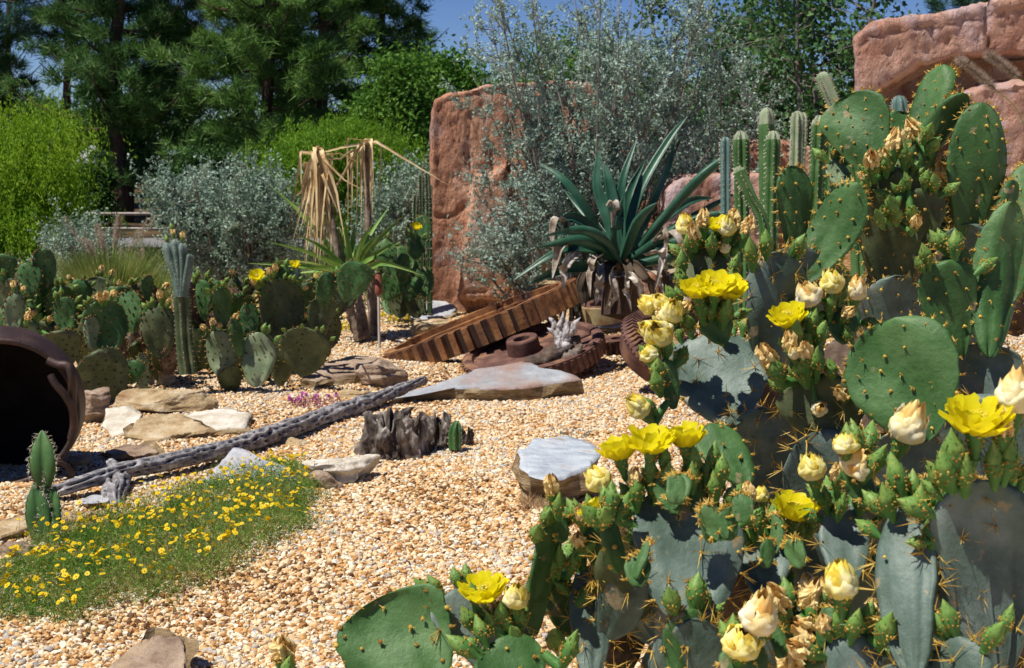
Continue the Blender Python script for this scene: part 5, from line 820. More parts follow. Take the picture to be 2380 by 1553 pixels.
# ribbed and fingered cacti
RIBG = M('ribbed_green', [(0.03, 0.085, 0.022), (0.06, 0.14, 0.04), (0.11, 0.20, 0.07)], 6, .5, .001, 60); RIBD = M('ribbed_dark', [(0.025, 0.055, 0.02), (0.05, 0.10, 0.035)], 6, .6); RIBB = M('ribbed_blue', [(0.07, 0.14, 0.12), (0.13, 0.22, 0.20)], 6, .5); RIBT = M('ribbed_pale', [(0.17, 0.24, 0.13), (0.34, 0.38, 0.26)], 9, .7)
WSP = M('pale_spines', [(0.45, 0.38, 0.28), (0.72, 0.66, 0.55)], 30, .7, island=.4)
def ribbed(mb, P, rad, ribs, depth, mats, rng, spl=.012, step=.028, n=40, tipround=True):
    P = spline(P, 120); tt = 1 - (1 - np.linspace(0, 1, n)) ** 2.2; P = np.stack([np.interp(tt, np.linspace(0, 1, 120), P[:, q]) for q in range(3)], 1); R = np.full(n, rad) * (1 + .05 * np.sin(np.linspace(0, 9, n) + rng.random() * 6)); L = np.linalg.norm(P[-1] - P[0]); s = tt; R = R * ((.40 + .60 * np.sin(math.pi * np.clip(tt, .02, .98) ** .8)) if ribs == 3 else 1) * np.where(s > 1 - rad * 1.6 / L, np.sqrt(np.clip(1 - ((s - (1 - rad * 1.6 / L)) / (rad * 1.6 / L)) ** 2, .0004, 1)), 1); k = ribs * 8; m0 = MB(); tube(m0, P, R, k, caps=False)
    v = m0.v[0].reshape(n, k, 3); a = np.arange(k) / 8 * 2 * math.pi; f = 1 - min(depth * 1.25, .62) * np.clip(1 - np.abs(np.cos(a / 2)), 0, 1) ** (.55 if ribs == 3 else .7); v = P[:, None] + (v - P[:, None]) * f[None, :, None]; F = m0.f[0][0]; pale = mats[1]; top = tt[np.clip((F // k).max(1), 0, n - 1)] > 1 - pale; base = mb.n; mb.add(v.reshape(-1, 3), F[~top], mats[0]); mb.n -= 0
    if top.any(): mb.add(v.reshape(-1, 3), F[top], mats[2])
    q = []; d = []
    for r in range(ribs):
        for u_ in np.arange(0, 1, step / L): i = int(np.searchsorted(tt, u_)); q.append(v[i, r * 8]); d.append(v[i, r * 8] - P[i])
    q = np.repeat(np.array(q), 5, 0); d = nrm(np.repeat(np.array(d), 5, 0)) + rng.normal(size=q.shape) * .7; spines(mb, q, d, spl * rng.uniform(.5, 1.2, len(q)), .0012, 3)
def column(lab, px, d, stems, mats, group='columnar cacti in the right background', name='columnar_cactus', nm='stem', **kw):
    b = onground(px, d); t = thing(name, b, lab, 'cactus', group); rng = np.random.default_rng(int(px))
    for pts, r, ribs, dep, pale in stems:
        mb = MB(); P = [W(x, y, d) for x, y in pts]; 
        ribbed(mb, P, r * d / FPX, ribs, dep, (0, pale, 1), rng, **kw); [None for _ in ()]
        mb.f = [(f, {0: 0, 1: 1, 3: 2}[m], s) for f, m, s in mb.f]; mb.build(nm, [mats, RIBT, WSP], t)
column('dark green ribbed column cactus left in the row, beside the agave tip', 1722, 8.6, [([(1722, 760), (1724, 520), (1722, 304)], 19, 7, .42, .05)], RIBG)
column('slim bright green ribbed column in front of the row, base hidden by yellow flowers', 1795, 8.2, [([(1790, 760), (1792, 520), (1797, 304)], 18, 6, .40, .05)], RIBG)
column('ribbed column cactus with a pale woolly two headed tip in the middle of the row', 1850, 8.8, [([(1850, 760), (1848, 500), (1853, 258)], 17, 6, .45, .28), ([(1858, 420), (1866, 340), (1868, 262)], 10, 5, .4, .8)], RIBG)
column('dark ribbed column cactus partly hidden behind the uppermost left pad', 1900, 8.5, [([(1898, 760), (1895, 500), (1905, 268)], 19, 6, .45, .04), ([(1925, 700), (1925, 450), (1928, 300)], 15, 6, .4, .0)], RIBG)
column('pale ribbed column leaning left with a white woolly tip, tallest of the row', 1985, 8.9, [([(2000, 760), (1985, 400), (1950, 270), (1908, 168)], 17, 5, .35, .26)], RIBG)
column('light green flat ribbed column behind the slim bright one', 1782, 9.4, [([(1785, 760), (1782, 450), (1782, 250)], 18, 4, .35, .1)], RIBG)
column('short dark ribbed cactus stem leaning left in front of the low rock block', 1740, 8.0, [([(1785, 720), (1775, 530), (1745, 460), (1712, 388)], 15, 6, .4, .04)], RIBG)
column('small blue green column cactus beside the left dark column', 1688, 9.2, [([(1688, 700), (1687, 450), (1687, 318)], 13, 5, .4, .0)], RIBB)
column('small blue grey rounded column in the dark hollow under the overhang', 2090, 9.4, [([(2090, 760), (2090, 420), (2090, 222)], 20, 6, .3, .0)], RIBB)
column('thin dark column cacti clump against the left side of the rock pillar', 980, 13.0, [([(968, 730), (965, 520), (966, 452)], 6, 5, .4, 0), ([(985, 730), (980, 500), (978, 405)], 6.5, 5, .4, .0), ([(998, 730), (996, 500), (992, 400)], 6, 5, .4, 0), ([(1000, 730), (1000, 500), (1000, 430)], 5, 5, .4, 0)], RIBD)
column('small three ribbed cactus with two lit segments standing before the iron cauldron', 100, 5.75, [([(104, 1280), (94, 1190), (80, 1122)], 34, 3, .55, .0), ([(108, 1280), (120, 1205), (128, 1130)], 31, 3, .55, .0), ([(105, 1210), (106, 1140), (107, 1085)], 13, 4, .3, .0), ([(106, 1128), (104, 1060), (98, 1000)], 36, 3, .58, .0)], RIBG, group=None, name='ribbed_cactus', nm='segment', spl=.02, step=.016)
column('tiny green and brown ribbed cactus at the right end of the weathered stump', 1060, 7.4, [([(1058, 1045), (1057, 1010), (1062, 978)], 17, 6, .35, .0)], RIBG, group=None, name='ribbed_cactus', spl=.006)
# crested blue grey finger cactus
t = thing('crested_cactus', G(425, 855), 'blue grey cactus with a hand shaped crest of fingers on a pale ribbed stem', 'cactus'); rng = np.random.default_rng(90)
mb = MB(); ribbed(mb, [W(x, y, 9.0) for x, y in ((438, 870), (428, 790), (424, 715), (420, 668))], 21 * 9 / FPX, 6, .4, (0, 0, 0), rng, spl=.008); mb.f = [(f, {0: 0, 3: 1}[m], s) for f, m, s in mb.f]; mb.build('stem', [MT['pad_olive'], WSP], t)
for pts, r in (([(418, 690), (410, 640), (396, 600), (386, 562)], 13), ([(420, 690), (416, 640), (410, 590), (405, 556)], 13), ([(422, 690), (424, 640), (424, 600), (422, 565)], 13), ([(424, 690), (432, 645), (438, 610), (440, 590)], 12)):
    mb = MB(); ribbed(mb, [W(x, y, 8.95) for x, y in pts], r * 9 / FPX, 4, .22, (0, 0, 0), rng, spl=.006, n=24); mb.f = [(f, {0: 0, 3: 1}[m], s) for f, m, s in mb.f]; mb.build('finger', [MT['pad_grey'], WSP], t)
for x, y, k in ((388, 560, 'b'), (404, 548, 'w'), (422, 556, 'w'), (384, 580, 'b'), (402, 530, 'b')): ch = t.children[1 + rng.integers(0, 3)]; place(k, W(x, y + 8, 8.95), np.array([0, 0, 1.0]) + rng.normal(size=3) * .2, 1.0, ch, rng)

# ------------------------------------------------------------------ agave
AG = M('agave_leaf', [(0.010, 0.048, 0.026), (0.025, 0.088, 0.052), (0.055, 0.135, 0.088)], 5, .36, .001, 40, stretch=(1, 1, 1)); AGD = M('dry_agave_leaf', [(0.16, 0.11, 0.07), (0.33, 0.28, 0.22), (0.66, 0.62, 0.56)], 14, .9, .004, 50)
da = 10.3; t = thing('agave', onground(1445, da), 'big dark blue green agave with long arching leaves and dead grey leaves hanging below', 'agave'); ra = np.random.default_rng(91)
def aleaf(pts, w, mat=AG, nm='leaf', ch=.22):
    P = spline([W(x, y, da + dd) for x, y, dd in pts], 22); s = np.linspace(0, 1, 22); wd = w * da / FPX * np.interp(s, [0, .12, .45, .75, .93, 1], [.75, .8, 1, .72, .28, .02]); mb = MB(); T = P[-1] - P[0]; sd = np.cross(nrm(T), nrm(CAM - P[8])); sd = rot(sd, T, ra.normal() * .5); ribbon(mb, P, wd, sd, 0, ch, .16); mb.build(nm, mat, t)
for pts in [((1432, 610, -.0), (1380, 520, -.15), (1320, 430, -.2), (1252, 378, -.1)), ((1438, 600, .05), (1412, 500, .1), (1390, 430, .15), (1392, 345, .2)), ((1442, 600, .0), (1430, 500, .0), (1418, 430, .0), (1402, 375, .05)), ((1447, 600, -.05), (1445, 500, -.0), (1448, 420, .0), (1482, 318, .1)), ((1455, 600, .0), (1470, 500, .05), (1500, 420, .1), (1560, 320, .2), (1600, 268, .25)), ((1462, 600, .05), (1500, 500, .1), (1545, 400, .2), (1572, 320, .25)), ((1470, 610, -.1), (1540, 520, -.2), (1630, 420, -.3), (1690, 372, -.3), (1742, 352, -.3)), ((1436, 605, -.15), (1390, 545, -.35), (1330, 505, -.45), (1285, 522, -.5)), ((1436, 615, -.2), (1380, 590, -.4), (1300, 590, -.55), (1192, 652, -.6)), ((1440, 612, -.2), (1395, 575, -.45), (1340, 560, -.6), (1250, 575, -.65)), ((1445, 610, -.25), (1410, 560, -.5), (1350, 535, -.65), (1265, 548, -.7)), ((1465, 610, -.15), (1540, 560, -.25), (1620, 515, -.3), (1720, 488, -.35)), ((1460, 605, .15), (1530, 520, .3), (1600, 470, .4), (1660, 460, .5)), ((1450, 600, .1), (1455, 520, .2), (1462, 450, .3), (1500, 370, .4)), ((1440, 600, .15), (1400, 540, .3), (1350, 480, .5), (1310, 440, .6)), ((1472, 612, -.1), (1550, 545, -.15), (1640, 490, -.2), (1730, 440, -.2)), ((1470, 615, -.1), (1560, 570, -.3), (1650, 545, -.35), (1715, 560, -.4)), ((1470, 620, -.2), (1550, 600, -.3), (1620, 590, -.35), (1690, 620, -.4)), ((1450, 605, -.15), (1475, 540, -.4), (1500, 500, -.55), (1530, 470, -.6)), ((1444, 610, -.1), (1430, 550, -.2), (1440, 500, -.2), (1450, 455, -.2)), ((1435, 620, -.1), (1350, 620, -.3), (1290, 630, -.4), (1230, 660, -.5))]: aleaf(pts, ra.uniform(20, 31), ch=.36)
for pts in [((1400, 600, -.4), (1375, 615, -.6), (1365, 640, -.6), (1372, 690, -.6)), ((1440, 640, -.3), (1425, 650, -.5), (1432, 690, -.5), (1415, 722, -.5)), ((1450, 635, -.3), (1475, 650, -.5), (1490, 690, -.5), (1502, 712, -.5)), ((1500, 600, -.3), (1530, 590, -.5), (1535, 610, -.5), (1522, 680, -.5)), ((1520, 570, -.2), (1540, 540, -.4), (1548, 590, -.4), (1546, 640, -.4)), ((1330, 570, -.5), (1300, 575, -.6), (1292, 600, -.6), (1280, 650, -.6)), ((1310, 520, -.5), (1290, 512, -.6), (1285, 540, -.6), (1288, 590, -.6)), ((1460, 640, -.3), (1455, 660, -.5), (1462, 690, -.5), (1470, 725, -.5)), ((1485, 620, -.2), (1520, 640, -.4), (1535, 670, -.4), (1540, 720, -.4)), ((1400, 620, -.3), (1390, 650, -.5), (1388, 680, -.5), (1380, 705, -.5)), ((1340, 590, -.5), (1315, 610, -.7), (1308, 640, -.7), (1300, 675, -.7)), ((1530, 560, -.3), (1565, 545, -.4), (1580, 580, -.4), (1575, 640, -.4)), ((1420, 480, -.2), (1430, 470, -.25), (1432, 490, -.25), (1428, 540, -.2)), ((1600, 560, -.3), (1630, 560, -.4), (1640, 590, -.4), (1630, 650, -.4))]: aleaf([(x + ra.normal() * 4, y + ra.normal() * 4, d_) for x, y, d_ in pts], ra.uniform(12, 22), AGD, 'dead_leaf', .5)
for k in range(9):
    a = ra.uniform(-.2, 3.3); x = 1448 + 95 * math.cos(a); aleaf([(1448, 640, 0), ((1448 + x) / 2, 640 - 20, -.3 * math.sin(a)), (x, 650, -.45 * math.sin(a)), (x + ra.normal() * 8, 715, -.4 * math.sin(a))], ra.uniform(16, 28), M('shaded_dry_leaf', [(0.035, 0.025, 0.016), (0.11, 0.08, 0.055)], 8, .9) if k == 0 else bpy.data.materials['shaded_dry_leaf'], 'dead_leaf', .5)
mb = MB(); tube(mb, [W(1448, 730, da), W(1446, 680, da), W(1445, 600, da)], [.16, .15, .09], 12); mb.build('stem', BARK, t)

# ------------------------------------------------------------------ yuccas
YG = M('yucca_leaf', [(0.08, 0.20, 0.03), (0.15, 0.30, 0.05), (0.25, 0.38, 0.09)], 5, .45, transl=.2, island=.4); YD = M('straw_leaf', [(0.36, 0.22, 0.09), (0.60, 0.44, 0.22), (0.76, 0.62, 0.38)], 6, .8, transl=.12, island=.5); YB = M('yucca_bark', [(0.06, 0.04, 0.03), (0.2, 0.15, 0.11), (0.33, 0.27, 0.22)], 14, .95, .008, 40)
ry = np.random.default_rng(92)
def strap(mb, pts, w, d, ch=.15, n=18, lin=False):
    Q = np.array([W(x, y, d + z) for x, y, z in pts]); P = spline(Q, n)
    if lin: u = np.linspace(0, 1, len(Q)); P = np.stack([np.interp(np.linspace(0, 1, n), u, Q[:, q]) for q in range(3)], 1) + ry.normal(size=(n, 3)) * .001
    s = np.linspace(0, 1, n); wd = w * d / FPX * np.interp(s, [0, .1, .6, 1], [.8, 1, .75, .05]); T = P[-1] - P[0]; sd = rot(np.cross(nrm(T), nrm(CAM - P[n // 2])), T, ry.normal() * .6); ribbon(mb, P, wd, sd, 0, ch)
def yucca(lab, px, trunk, d, crown, dead, green):
    t = thing('yucca', onground(px, d), lab, 'yucca', 'yuccas left of the rock pillar'); mb = MB(); P = spline([W(x, y, d) for x, y in trunk], 20); tube(mb, P, spline([[r, 0, 0] for r in (.05, .042, .032, .022)], 20)[:, 0] * (1 + .12 * np.sin(np.arange(20) * 2.3)), 12); mb.build('trunk', YB, t)
    for pts, w in dead: mb = MB(); strap(mb, pts, w, d, .3, 22, True); mb.build('dead_leaf', YD, t)
    for pts, w in green: mb = MB(); strap(mb, pts, w, d, .3); mb.build('leaf', YG, t)
cr = (818, 640)
gl = [([(cr[0], cr[1], 0), (cr[0] + (x - cr[0]) * .5, cr[1] + (y - cr[1]) * .55 - 6, z * .6), (x, y, z)], w) for x, y, z, w in ((615, 560, -.2, 16), (575, 612, -.1, 13), (690, 545, -.3, 15), (640, 605, -.35, 15), (735, 560, .2, 15), (780, 510, .3, 18), (800, 520, -.1, 18), (825, 520, .2, 18), (880, 545, -.1, 17), (945, 495, .25, 13), (930, 560, .2, 14), (700, 625, -.4, 17), (850, 540, .3, 16), (760, 500, .1, 14), (905, 480, .35, 12), (660, 640, .1, 14), (865, 520, -.25, 16), (745, 595, -.4, 16), (840, 560, -.45, 18), (795, 560, .45, 16), (620, 425, .1, 13))]
gl += [([(820, 642, 0), (775, 640, -.3), (752, 648, -.4), (745, 680, -.4)], 24), ([(820, 645, 0), (870, 618, -.3), (900, 612, -.4), (985, 640, -.5)], 18), ([(818, 640, 0), (850, 610, -.2), (868, 598, -.25), (855, 572, -.25)], 15)]
dl = []
for k in range(62):          # the left hanging bundle
    x0 = 740 + ry.normal() * 15; y0 = ry.choice([350, 356, 365, 385, 400, 440]) + ry.normal() * 5; x1 = x0 + ry.normal() * 15 + (16 if x0 > 742 else -6); y1 = ry.uniform(470, 640); z = ry.normal() * .12
    dl.append(([(740, y0 + 6, 0), (x0, y0, z * .6), (x0 + (x1 - x0) * .06, y0 + 10, z), ((x0 + x1) / 2 + ry.normal() * 3, (y0 + y1) / 2, z), (x1, y1, z)], ry.uniform(6, 13)))
yucca('yucca with a dense hanging skirt of dead straw leaves above a green rosette', 815, [(838, 790), (818, 735), (800, 660), (742, 355)], 11.4, None, dl + [([(745, 365, 0), (790, 358, -.1), (820, 372, -.1), (835, 382, -.1)], 9), ([(742, 352, 0), (760, 378, -.2), (800, 418, -.2), (850, 445, -.2)], 6)], gl)
dl = []
for k in range(22):
    sg = ry.choice([-1, 1]); x0 = 847 + sg * abs(ry.normal() * 14 + 6); y0 = ry.choice([326, 332, 338, 350]) + ry.normal() * 3; x1 = x0 + sg * ry.uniform(-4, 12); y1 = ry.uniform(440, 560); z = ry.normal() * .1
    dl.append(([(847, y0 + 4, 0), (x0, y0, z * .6), (x0 + sg * 2, y0 + 10, z), ((x0 + x1) / 2, (y0 + y1) / 2, z), (x1, y1, z)], ry.uniform(4, 8)))
dl += [([(847, 335, 0), (875, 330, -.1), (950, 375, -.1), (1045, 432, -.1)], 7), ([(845, 335, 0), (800, 342, -.1), (740, 358, -.1), (702, 356, -.1)], 6), ([(843, 335, 0), (825, 360, -.2), (770, 455, -.2), (705, 550, -.2)], 8), ([(838, 338, 0), (828, 355, -.2), (812, 430, -.2), (795, 520, -.2)], 9), ([(845, 335, 0), (820, 350, -.1), (790, 370, -.15), (750, 372, -.15)], 6)]
yucca('thin yucca stem with a sparse umbrella of dead straw leaves, one reaching the pillar', 870, [(872, 790), (865, 700), (858, 560), (847, 330)], 11.8, None, dl, [])
mb = MB(); t = thing('dead_stem', G(848, 795), 'short leaning dead trunk beside the two yucca stems', 'stump'); tube(mb, spline([W(850, 800, 11.5), W(838, 720, 11.55), W(822, 650, 11.6)], 14), np.linspace(.05, .03, 14), 10); mb.build('trunk', YB, t)

# ------------------------------------------------------------------ silver shrubs
def shrub(px, d, box, lab, seed, n, size, stems=16, up=.7, mat='silver', wood=True, py=None, fillc=.35, depth=.9):
    rng = np.random.default_rng(seed); b = onground(px, d) if py is None else W(px, py, d); b[2] = float(gh(b[0], b[1])); t = thing('silver_shrub', b, lab, 'shrub', 'silver leaved shrubs'); x0, y0, x1, y1 = box; mb = MB(); pts = []; tdir = []
    for s in range(stems):
        tx = rng.uniform(x0, x1); ty = y0 + (y1 - y0) * rng.uniform(0, 1) ** 1.6 * .9 + abs(tx - (x0 + x1) / 2) / (x1 - x0) * (y1 - y0) * .25; e = W(tx, ty, d + rng.normal() * depth * .5); P = spline([b + rng.normal(size=3) * [.08, .08, 0], b * .5 + e * .5 + np.array([0, 0, .10]) + rng.normal(size=3) * .12, e], 16); tube(mb, P, np.linspace(.016, .003, 16), 5, caps=False)
        for k in range(12):
            i = rng.integers(4, 15); L = rng.uniform(.25, .6) * (1.1 - i / 22); dr = nrm(nrm(P[15] - P[0]) * .8 + rng.normal(size=3) * .75 + [0, 0, .3]); q = spline([P[i], P[i] + dr * L * .5 + rng.normal(size=3) * .04, P[i] + dr * L + [0, 0, L * .18]], 8); tube(mb, q, np.linspace(.005, .002, 8), 4, caps=False)
            for _ in range(6): j = rng.integers(1, 8); d2 = nrm(dr + rng.normal(size=3) * .8 + [0, 0, .25]); l2 = rng.uniform(.08, .22); pts.append(np.linspace(q[j], q[j] + d2 * l2, 7)); tdir.append(np.repeat(d2[None], 7, 0))
            pts.append(q[2:]); tdir.append(np.repeat(dr[None], 6, 0))
        pts.append(P[9:]); tdir.append(np.repeat(nrm(P[15] - P[9])[None], 7, 0))
    mb.build('branches', BARKG, t); pts = np.vstack(pts); tdir = np.vstack(tdir); i = rng.integers(0, len(pts), n); c = pts[i] + rng.normal(size=(n, 3)) * .013; cm = MB(); leaves(cm, c, size, rng, .55, 0, tdir[i] * .5, .9); cm.build('foliage', LEAF[mat], t)
shrub(1380, 11.9, (1095, -110, 1690, 400), 'tall airy silver shrub spreading over the red rock pillar in the middle', 101, 52000, .031, 52, py=700)
shrub(1300, 11.6, (1060, 380, 1360, 620), 'low branches of silver shrub hanging in front of the pillar foot beside the agave', 102, 9000, .028, 12, py=690, depth=.5)
shrub(1640, 12.4, (1540, 130, 1800, 420), 'silver shrub arching right above the agave toward the columnar cacti', 103, 13000, .031, 17, py=700)
shrub(555, 13.8, (345, 385, 720, 620), 'dense rounded silver grey shrub behind the prickly pears at left', 104, 42000, .034, 44, mat='silver_green', py=640)
shrub(930, 14.4, (860, 400, 1030, 600), 'silver grey shrub seen between the yucca stems and the rock pillar', 105, 15000, .034, 16, mat='silver_green', py=660)
shrub(175, 13.2, (120, 560, 240, 680), 'small silver grey shrub beside the feathery grass at left', 106, 6000, .03, 9, mat='silver_green', py=690)

# ------------------------------------------------------------------ grasses
GRS = M('fountain_grass', [(0.10, 0.18, 0.03), (0.20, 0.28, 0.06), (0.36, 0.38, 0.13)], 4, .6, transl=.3, island=.5); PLM = M('grass_plume', [(0.30, 0.22, 0.15), (0.48, 0.38, 0.29), (0.64, 0.54, 0.45)], 12, .9, transl=.3, island=.5)
def grass(px, py, d, n, L, lab, seed, plumes, spread=.5, up=1.0, group='fountain grasses'):
    rng = np.random.default_rng(seed); b = onground(px, d); t = thing('fountain_grass', b, lab, 'grass clump', group); a = rng.random(n) * 6.28; rr = rng.random(n) ** .5 * .13; base = b + np.stack([np.cos(a) * rr, np.sin(a) * rr, 0 * a], -1); dr = np.stack([np.cos(a) * spread * rng.random(n), np.sin(a) * spread * rng.random(n), np.full(n, up)], -1); mb = MB(); blades(mb, base, dr, L * rng.uniform(.5, 1.1, n), .006, rng, droop=.28, seg=5); mb.build('blades', GRS, t)
    for k in range(plumes):
        a1 = rng.random() * 6.28; e = b + np.array([math.cos(a1) * spread * L * .9 * rng.random(), math.sin(a1) * .3, L * rng.uniform(.75, 1.05)]); pm = MB(); P = spline([b, (b + e) / 2 + [0, 0, .12], e], 14); tube(pm, P, .0018, 4, 0); q = P[9:]; c = np.repeat(spline(q, 26), 12, 0); m_ = nrm(q[-1] - q[0]); blades(pm, c, rng.normal(size=c.shape) + m_ * .8, .03, .003, rng, 1, .0, 1); pm.build('plume', [GRS, PLM], t)
grass(262, 690, 12.2, 5000, .98, 'feathery green fountain grass with pinkish plumes in front of the grey shrub at left', 111, 16, .55)
grass(345, 690, 13.0, 1500, .62, 'smaller green grass clump between the feathery grass and the crested cactus', 114, 5, .45)
grass(185, 640, 14.2, 1400, .75, 'taller thin green grass clump under the bright weeping tree', 112, 6, .35)
# arching grass at the right edge with two big fuzzy plumes
t = thing('fountain_grass', onground(2450, 6.2), 'dry arching grass at the right edge with two big fuzzy pink plumes', 'grass clump', 'fountain grasses'); rg = np.random.default_rng(113); b = WO[t.name]; n = 500
mb = MB(); base = W(2440, 560, 6.3) + rg.normal(size=(n, 3)) * [.08, .1, .05]; blades(mb, base, np.stack([rg.normal(size=n) * .5 - .35, rg.normal(size=n) * .3, np.ones(n)], -1), rg.uniform(.25, .55, n), .004, rg, droop=.5, seg=5); mb.build('blades', M('dry_grass', [(.25, .25, .08), (.42, .38, .16), (.6, .5, .3)], 4, .7, transl=.3, island=.5), t)
for pts in ([(2440, 560), (2380, 290), (2310, 205), (2232, 140)], [(2450, 560), (2420, 250), (2360, 175), (2298, 128)]):
    P = spline([W(x, y, 6.2) for x, y in pts], 30); pm = MB(); tube(pm, P, .002, 4, 0); q = spline(P[19:], 60); c = np.repeat(q, 40, 0); blades(pm, c, rg.normal(size=c.shape) + nrm(q[-1] - q[0]) * .9, .035, .0016, rg, 1, .0, 1); pm.build('plume', [GRS, PLM], t)
# ------------------------------------------------------------------ yellow daisies
poly = np.array([G(x, y)[:2] for x, y in ((-90, 1460), (-60, 1340), (20, 1345), (120, 1270), (240, 1218), (350, 1190), (470, 1140), (560, 1105), (660, 1090), (715, 1120), (730, 1170), (700, 1245), (600, 1290), (520, 1345), (400, 1395), (250, 1420), (190, 1440), (170, 1470), (90, 1445))])
def inside(p, poly):
    x, y = p[:, 0], p[:, 1]; r = np.zeros(len(p), bool); j = len(poly) - 1
    for i in range(len(poly)):
        xi, yi = poly[i]; xj, yj = poly[j]; r ^= ((yi > y) != (yj > y)) & (x < (xj - xi) * (y - yi) / (yj - yi + 1e-12) + xi); j = i
    return r
rd = np.random.default_rng(120); lo, hi = poly.min(0), poly.max(0)
def scatter(n): p = lo + (hi - lo) * rd.random((n * 3, 2)); p = p[inside(p, poly)][:n]; p = p + rd.normal(size=p.shape) * np.where(rd.random((len(p), 1)) < .4, .075, .01); return np.stack([p[:, 0], p[:, 1], gh(p[:, 0], p[:, 1])], -1)
DG = M('daisy_foliage', [(0.08, 0.19, 0.02), (0.14, 0.29, 0.04), (0.22, 0.36, 0.06), (0.28, 0.24, 0.09)], 5, .6, transl=.3, island=.4); DP = M('daisy_petal', [(0.80, 0.56, 0.005), (0.86, 0.66, 0.01)], 9, .5, transl=.25, island=.3); DC = M('daisy_eye', [(0.62, 0.34, 0.01), (0.75, 0.45, 0.02)], 9, .8)
t = thing('daisy_patch', np.append(poly.mean(0), gh(*poly.mean(0))), 'broad mat of fine green foliage dotted with small yellow daisies beside the log', 'flowers'); 
def hgt(p): return .062 + .04 * (noise(p * np.array([5, 5, 1]), 4) + .6)
mb = MB(); p = scatter(7500); k = 9; c = np.repeat(p, k, 0); c[:, 2] += rd.random(len(c)) * np.repeat(hgt(p), k) * .9; c[:, :2] += rd.normal(size=(len(c), 2)) * .012; blades(mb, c, rd.normal(size=c.shape) * .7 + [0, 0, .9], rd.uniform(.012, .036, len(c)), .0030, rd, 0, .15, 1); o = mb.build('foliage', DG, t); o['kind'] = 'stuff'
DMESH = []
for s in range(4):
    mb = MB(); r_ = np.random.default_rng(s)
    for q in range(8): a = q * math.pi / 4 + r_.normal() * .06; er = np.array([math.cos(a), math.sin(a), 0]); et = np.array([-er[1], er[0], 0]); mb.add(np.array([er * .002 - et * .0015, er * .008 - et * .0035 + [0, 0, .0012], er * .0125 - et * .002 + [0, 0, .0006], er * .0125 + et * .002 + [0, 0, .0006], er * .008 + et * .0035 + [0, 0, .0012], er * .002 + et * .0015]), np.array([[0, 1, 4, 5], [1, 2, 3, 4]]), 0)
    v, f = ICO[1]; mb.add(v * [.0042, .0042, .0025] + [0, 0, .001], f, 1); tube(mb, [[0, 0, 0], [.003, .002, -.03], [.002, -.002, -.07]], .0007, 4, 2, caps=False); DMESH.append(mb)
fl = scatter(760); fl = fl[np.argsort(fl[:, 1])]; restm = MB()
from mathutils import Euler
DME = [m_.mesh('daisy', [DP, DC, DG], Z3) for m_ in DMESH]
for i, p in enumerate(fl):
    z = p + [0, 0, float(hgt(p)) + rd.uniform(.010, .035)]; eu = Euler((rd.normal() * .5 + .3, rd.normal() * .5, rd.random() * 6)); s_ = rd.uniform(.55, 1.05)
    if i < 100: o = put('blossom', DME[i % 4], z, t); o.rotation_euler = eu; o.scale = (s_,) * 3
    else:
        R_ = np.array(eu.to_matrix())
        for v, (f, m_, sm) in zip(DMESH[i % 4].v, DMESH[i % 4].f): pass
        V = np.vstack(DMESH[i % 4].v); base = restm.n; restm.v.append(V @ R_.T * s_ + z); restm.n += len(V)
        for f, m_, sm in DMESH[i % 4].f: restm.f.append((f + base, m_, sm))
o = restm.build('blossom', [DP, DC, DG], t); o['kind'] = 'stuff'
# ------------------------------------------------------------------ small ground plants
def tuft(name, pix, d, n, L, cols, lab, cat, seed, w=.004, flow=None, r=.10, fn=0, fs=.01, droop=.2, up=1.0):
    rng = np.random.default_rng(seed); b = G(*pix) if d is None else onground(pix[0], d); t = thing(name, b, lab, cat); a = rng.random(n) * 6.28; rr = rng.random(n) ** .5 * r; base = b + np.stack([np.cos(a) * rr, np.sin(a) * rr, 0 * a], -1); base[:, 2] = gh(base[:, 0], base[:, 1]); mb = MB(); blades(mb, base, rng.normal(size=(n, 3)) * .6 + [0, 0, up], L * rng.uniform(.5, 1.2, n), w, rng, 0, droop, 2); mb.build('foliage', M(name + '_leaf', cols, 6, .6, transl=.25, island=.5), t)
    if flow:
        m_ = M(name + '_flower', flow, 6, .5, transl=.2, island=.3); a = rng.random(fn) * 6.28; rr = rng.random(fn) ** .5 * r
        for k in range(fn): c = b + np.array([math.cos(a[k]) * rr[k], math.sin(a[k]) * rr[k], L * rng.uniform(.7, 1.2)]); mb = MB(); leaves(mb, c + rng.normal(size=(10, 3)) * fs * .25, fs, rng, .8); mb.build('blossom', m_, t)
tuft('ice_plant', (735, 938), None, 420, .045, [(.20, .05, .10), (.36, .12, .22), (.45, .20, .14)], 'low reddish purple succulent between the brown slab and the log', 'succulent', 131, .006, [(.5, .12, .4), (.6, .2, .5)], .17, 14, .02)
tuft('orange_flower', (1428, 740), None, 90, .10, [(.06, .14, .04), (.12, .22, .08)], 'little plant with a few orange flowers beside the iron collar', 'flowers', 132, .004, [(.75, .22, .06), (.8, .32, .1)], .10, 5, .05)
tuft('yellow_groundcover', (905, 745), None, 500, .05, [(.12, .18, .03), (.24, .28, .05)], 'low yellow flowered ground cover right of the yucca stems', 'flowers', 133, .004, [(.75, .6, .02), (.8, .7, .05)], .30, 40, .025)
tuft('yellow_groundcover', (780, 770), None, 400, .05, [(.12, .18, .03), (.24, .28, .05)], 'low yellow flowered ground cover left of the yucca stems', 'flowers', 134, .004, [(.75, .6, .02), (.8, .7, .05)], .25, 40, .025)
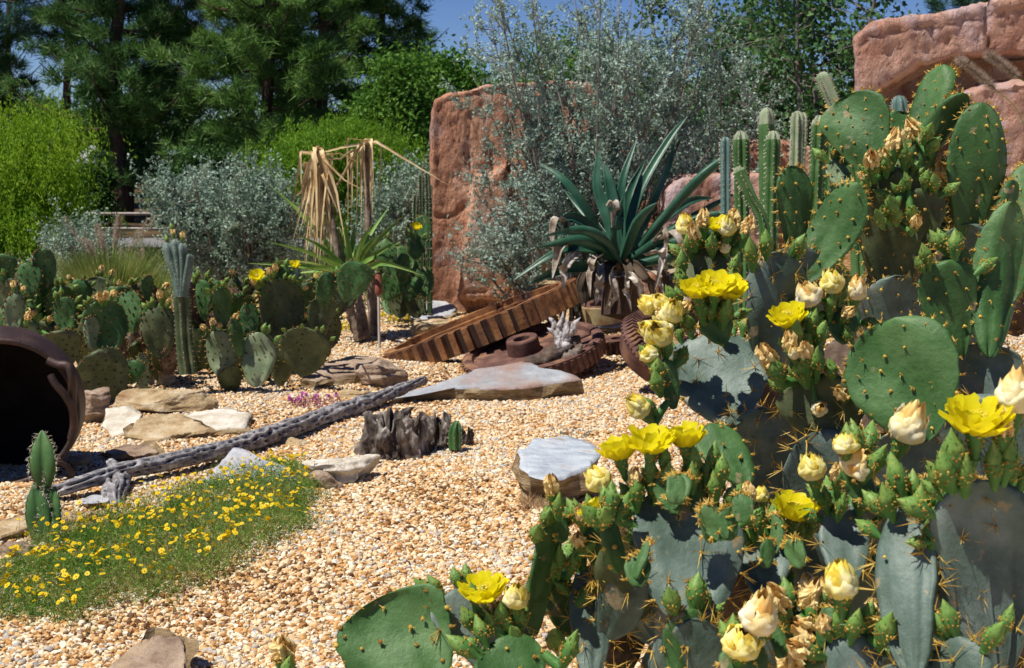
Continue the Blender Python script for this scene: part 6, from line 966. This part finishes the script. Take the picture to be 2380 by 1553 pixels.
tuft('grey_seedling', (1330, 1012), None, 120, .045, [(.10, .14, .11), (.18, .23, .2)], 'small grey green weed behind the pale blue grey rock', 'weed', 135, .006, None, .13)
tuft('dry_weed', (1245, 1165), 6.2, 160, .11, [(.42, .25, .12), (.6, .42, .25)], 'dry tan tuft leaning on the left side of the pale blue grey rock', 'weed', 136, .004, None, .07)
tuft('green_seedling', (1505, 745), None, 120, .05, [(.08, .16, .06), (.16, .26, .1)], 'small green weed on the whitish flat slab near the collar', 'weed', 137, .006, None, .12)
tuft('dry_weed', (2010, 640), None, 160, .10, [(.25, .25, .14), (.5, .45, .3)], 'dry grey tuft on the gravel behind the cream closed flowers', 'weed', 138, .004, None, .10)

# ------------------------------------------------------------------ dry litter on the gravel
rl_ = np.random.default_rng(140); LT = M('dry_litter', [(0.08, 0.05, 0.03), (0.25, 0.16, 0.08), (0.45, 0.34, 0.2)], 5, .9, island=.8); mb = MB(); n = 900
y = rl_.uniform(4.2, 12, n); x = rl_.uniform(-.36, .40, n) * y; q = np.stack([x, y, gh(x, y) + .014], -1); leaves(mb, q, .03, rl_, .22, 0, None, 1.0)
y = rl_.uniform(9.0, 10.4, 700); x = rl_.uniform(-.36, -.10, 700) * y; q = np.stack([x, y, gh(x, y) + .014], -1); leaves(mb, q, .05, rl_, .25, 0, None, 1.0)
o = mb.build('dry_litter', LT, origin=Z3); tag(o, 'scattered dry brown leaf bits and twigs lying on the gravel', 'litter', kind='stuff')

rv = np.random.default_rng(141); n = 15000; x = rv.uniform(-9, 1, n); y = rv.uniform(13.6, 21, n); q = np.stack([x, y, gh(x, y)], -1); mb = MB(); blades(mb, q, rv.normal(size=(n, 3)) * .35 + [0, 0, 1], rv.uniform(.12, .42, n) * (1 + .5 * noise(q * .9, 7)), .010, rv, 0, .3, 3)
o = mb.build('verge_grass', M('verge_grass_blade', [(0.03, 0.07, 0.012), (0.07, 0.13, 0.025), (0.16, 0.20, 0.06)], 1.2, .7, transl=.25, island=.5), origin=Z3); tag(o, 'rough green grass between the garden and the road', 'grass', kind='stuff')
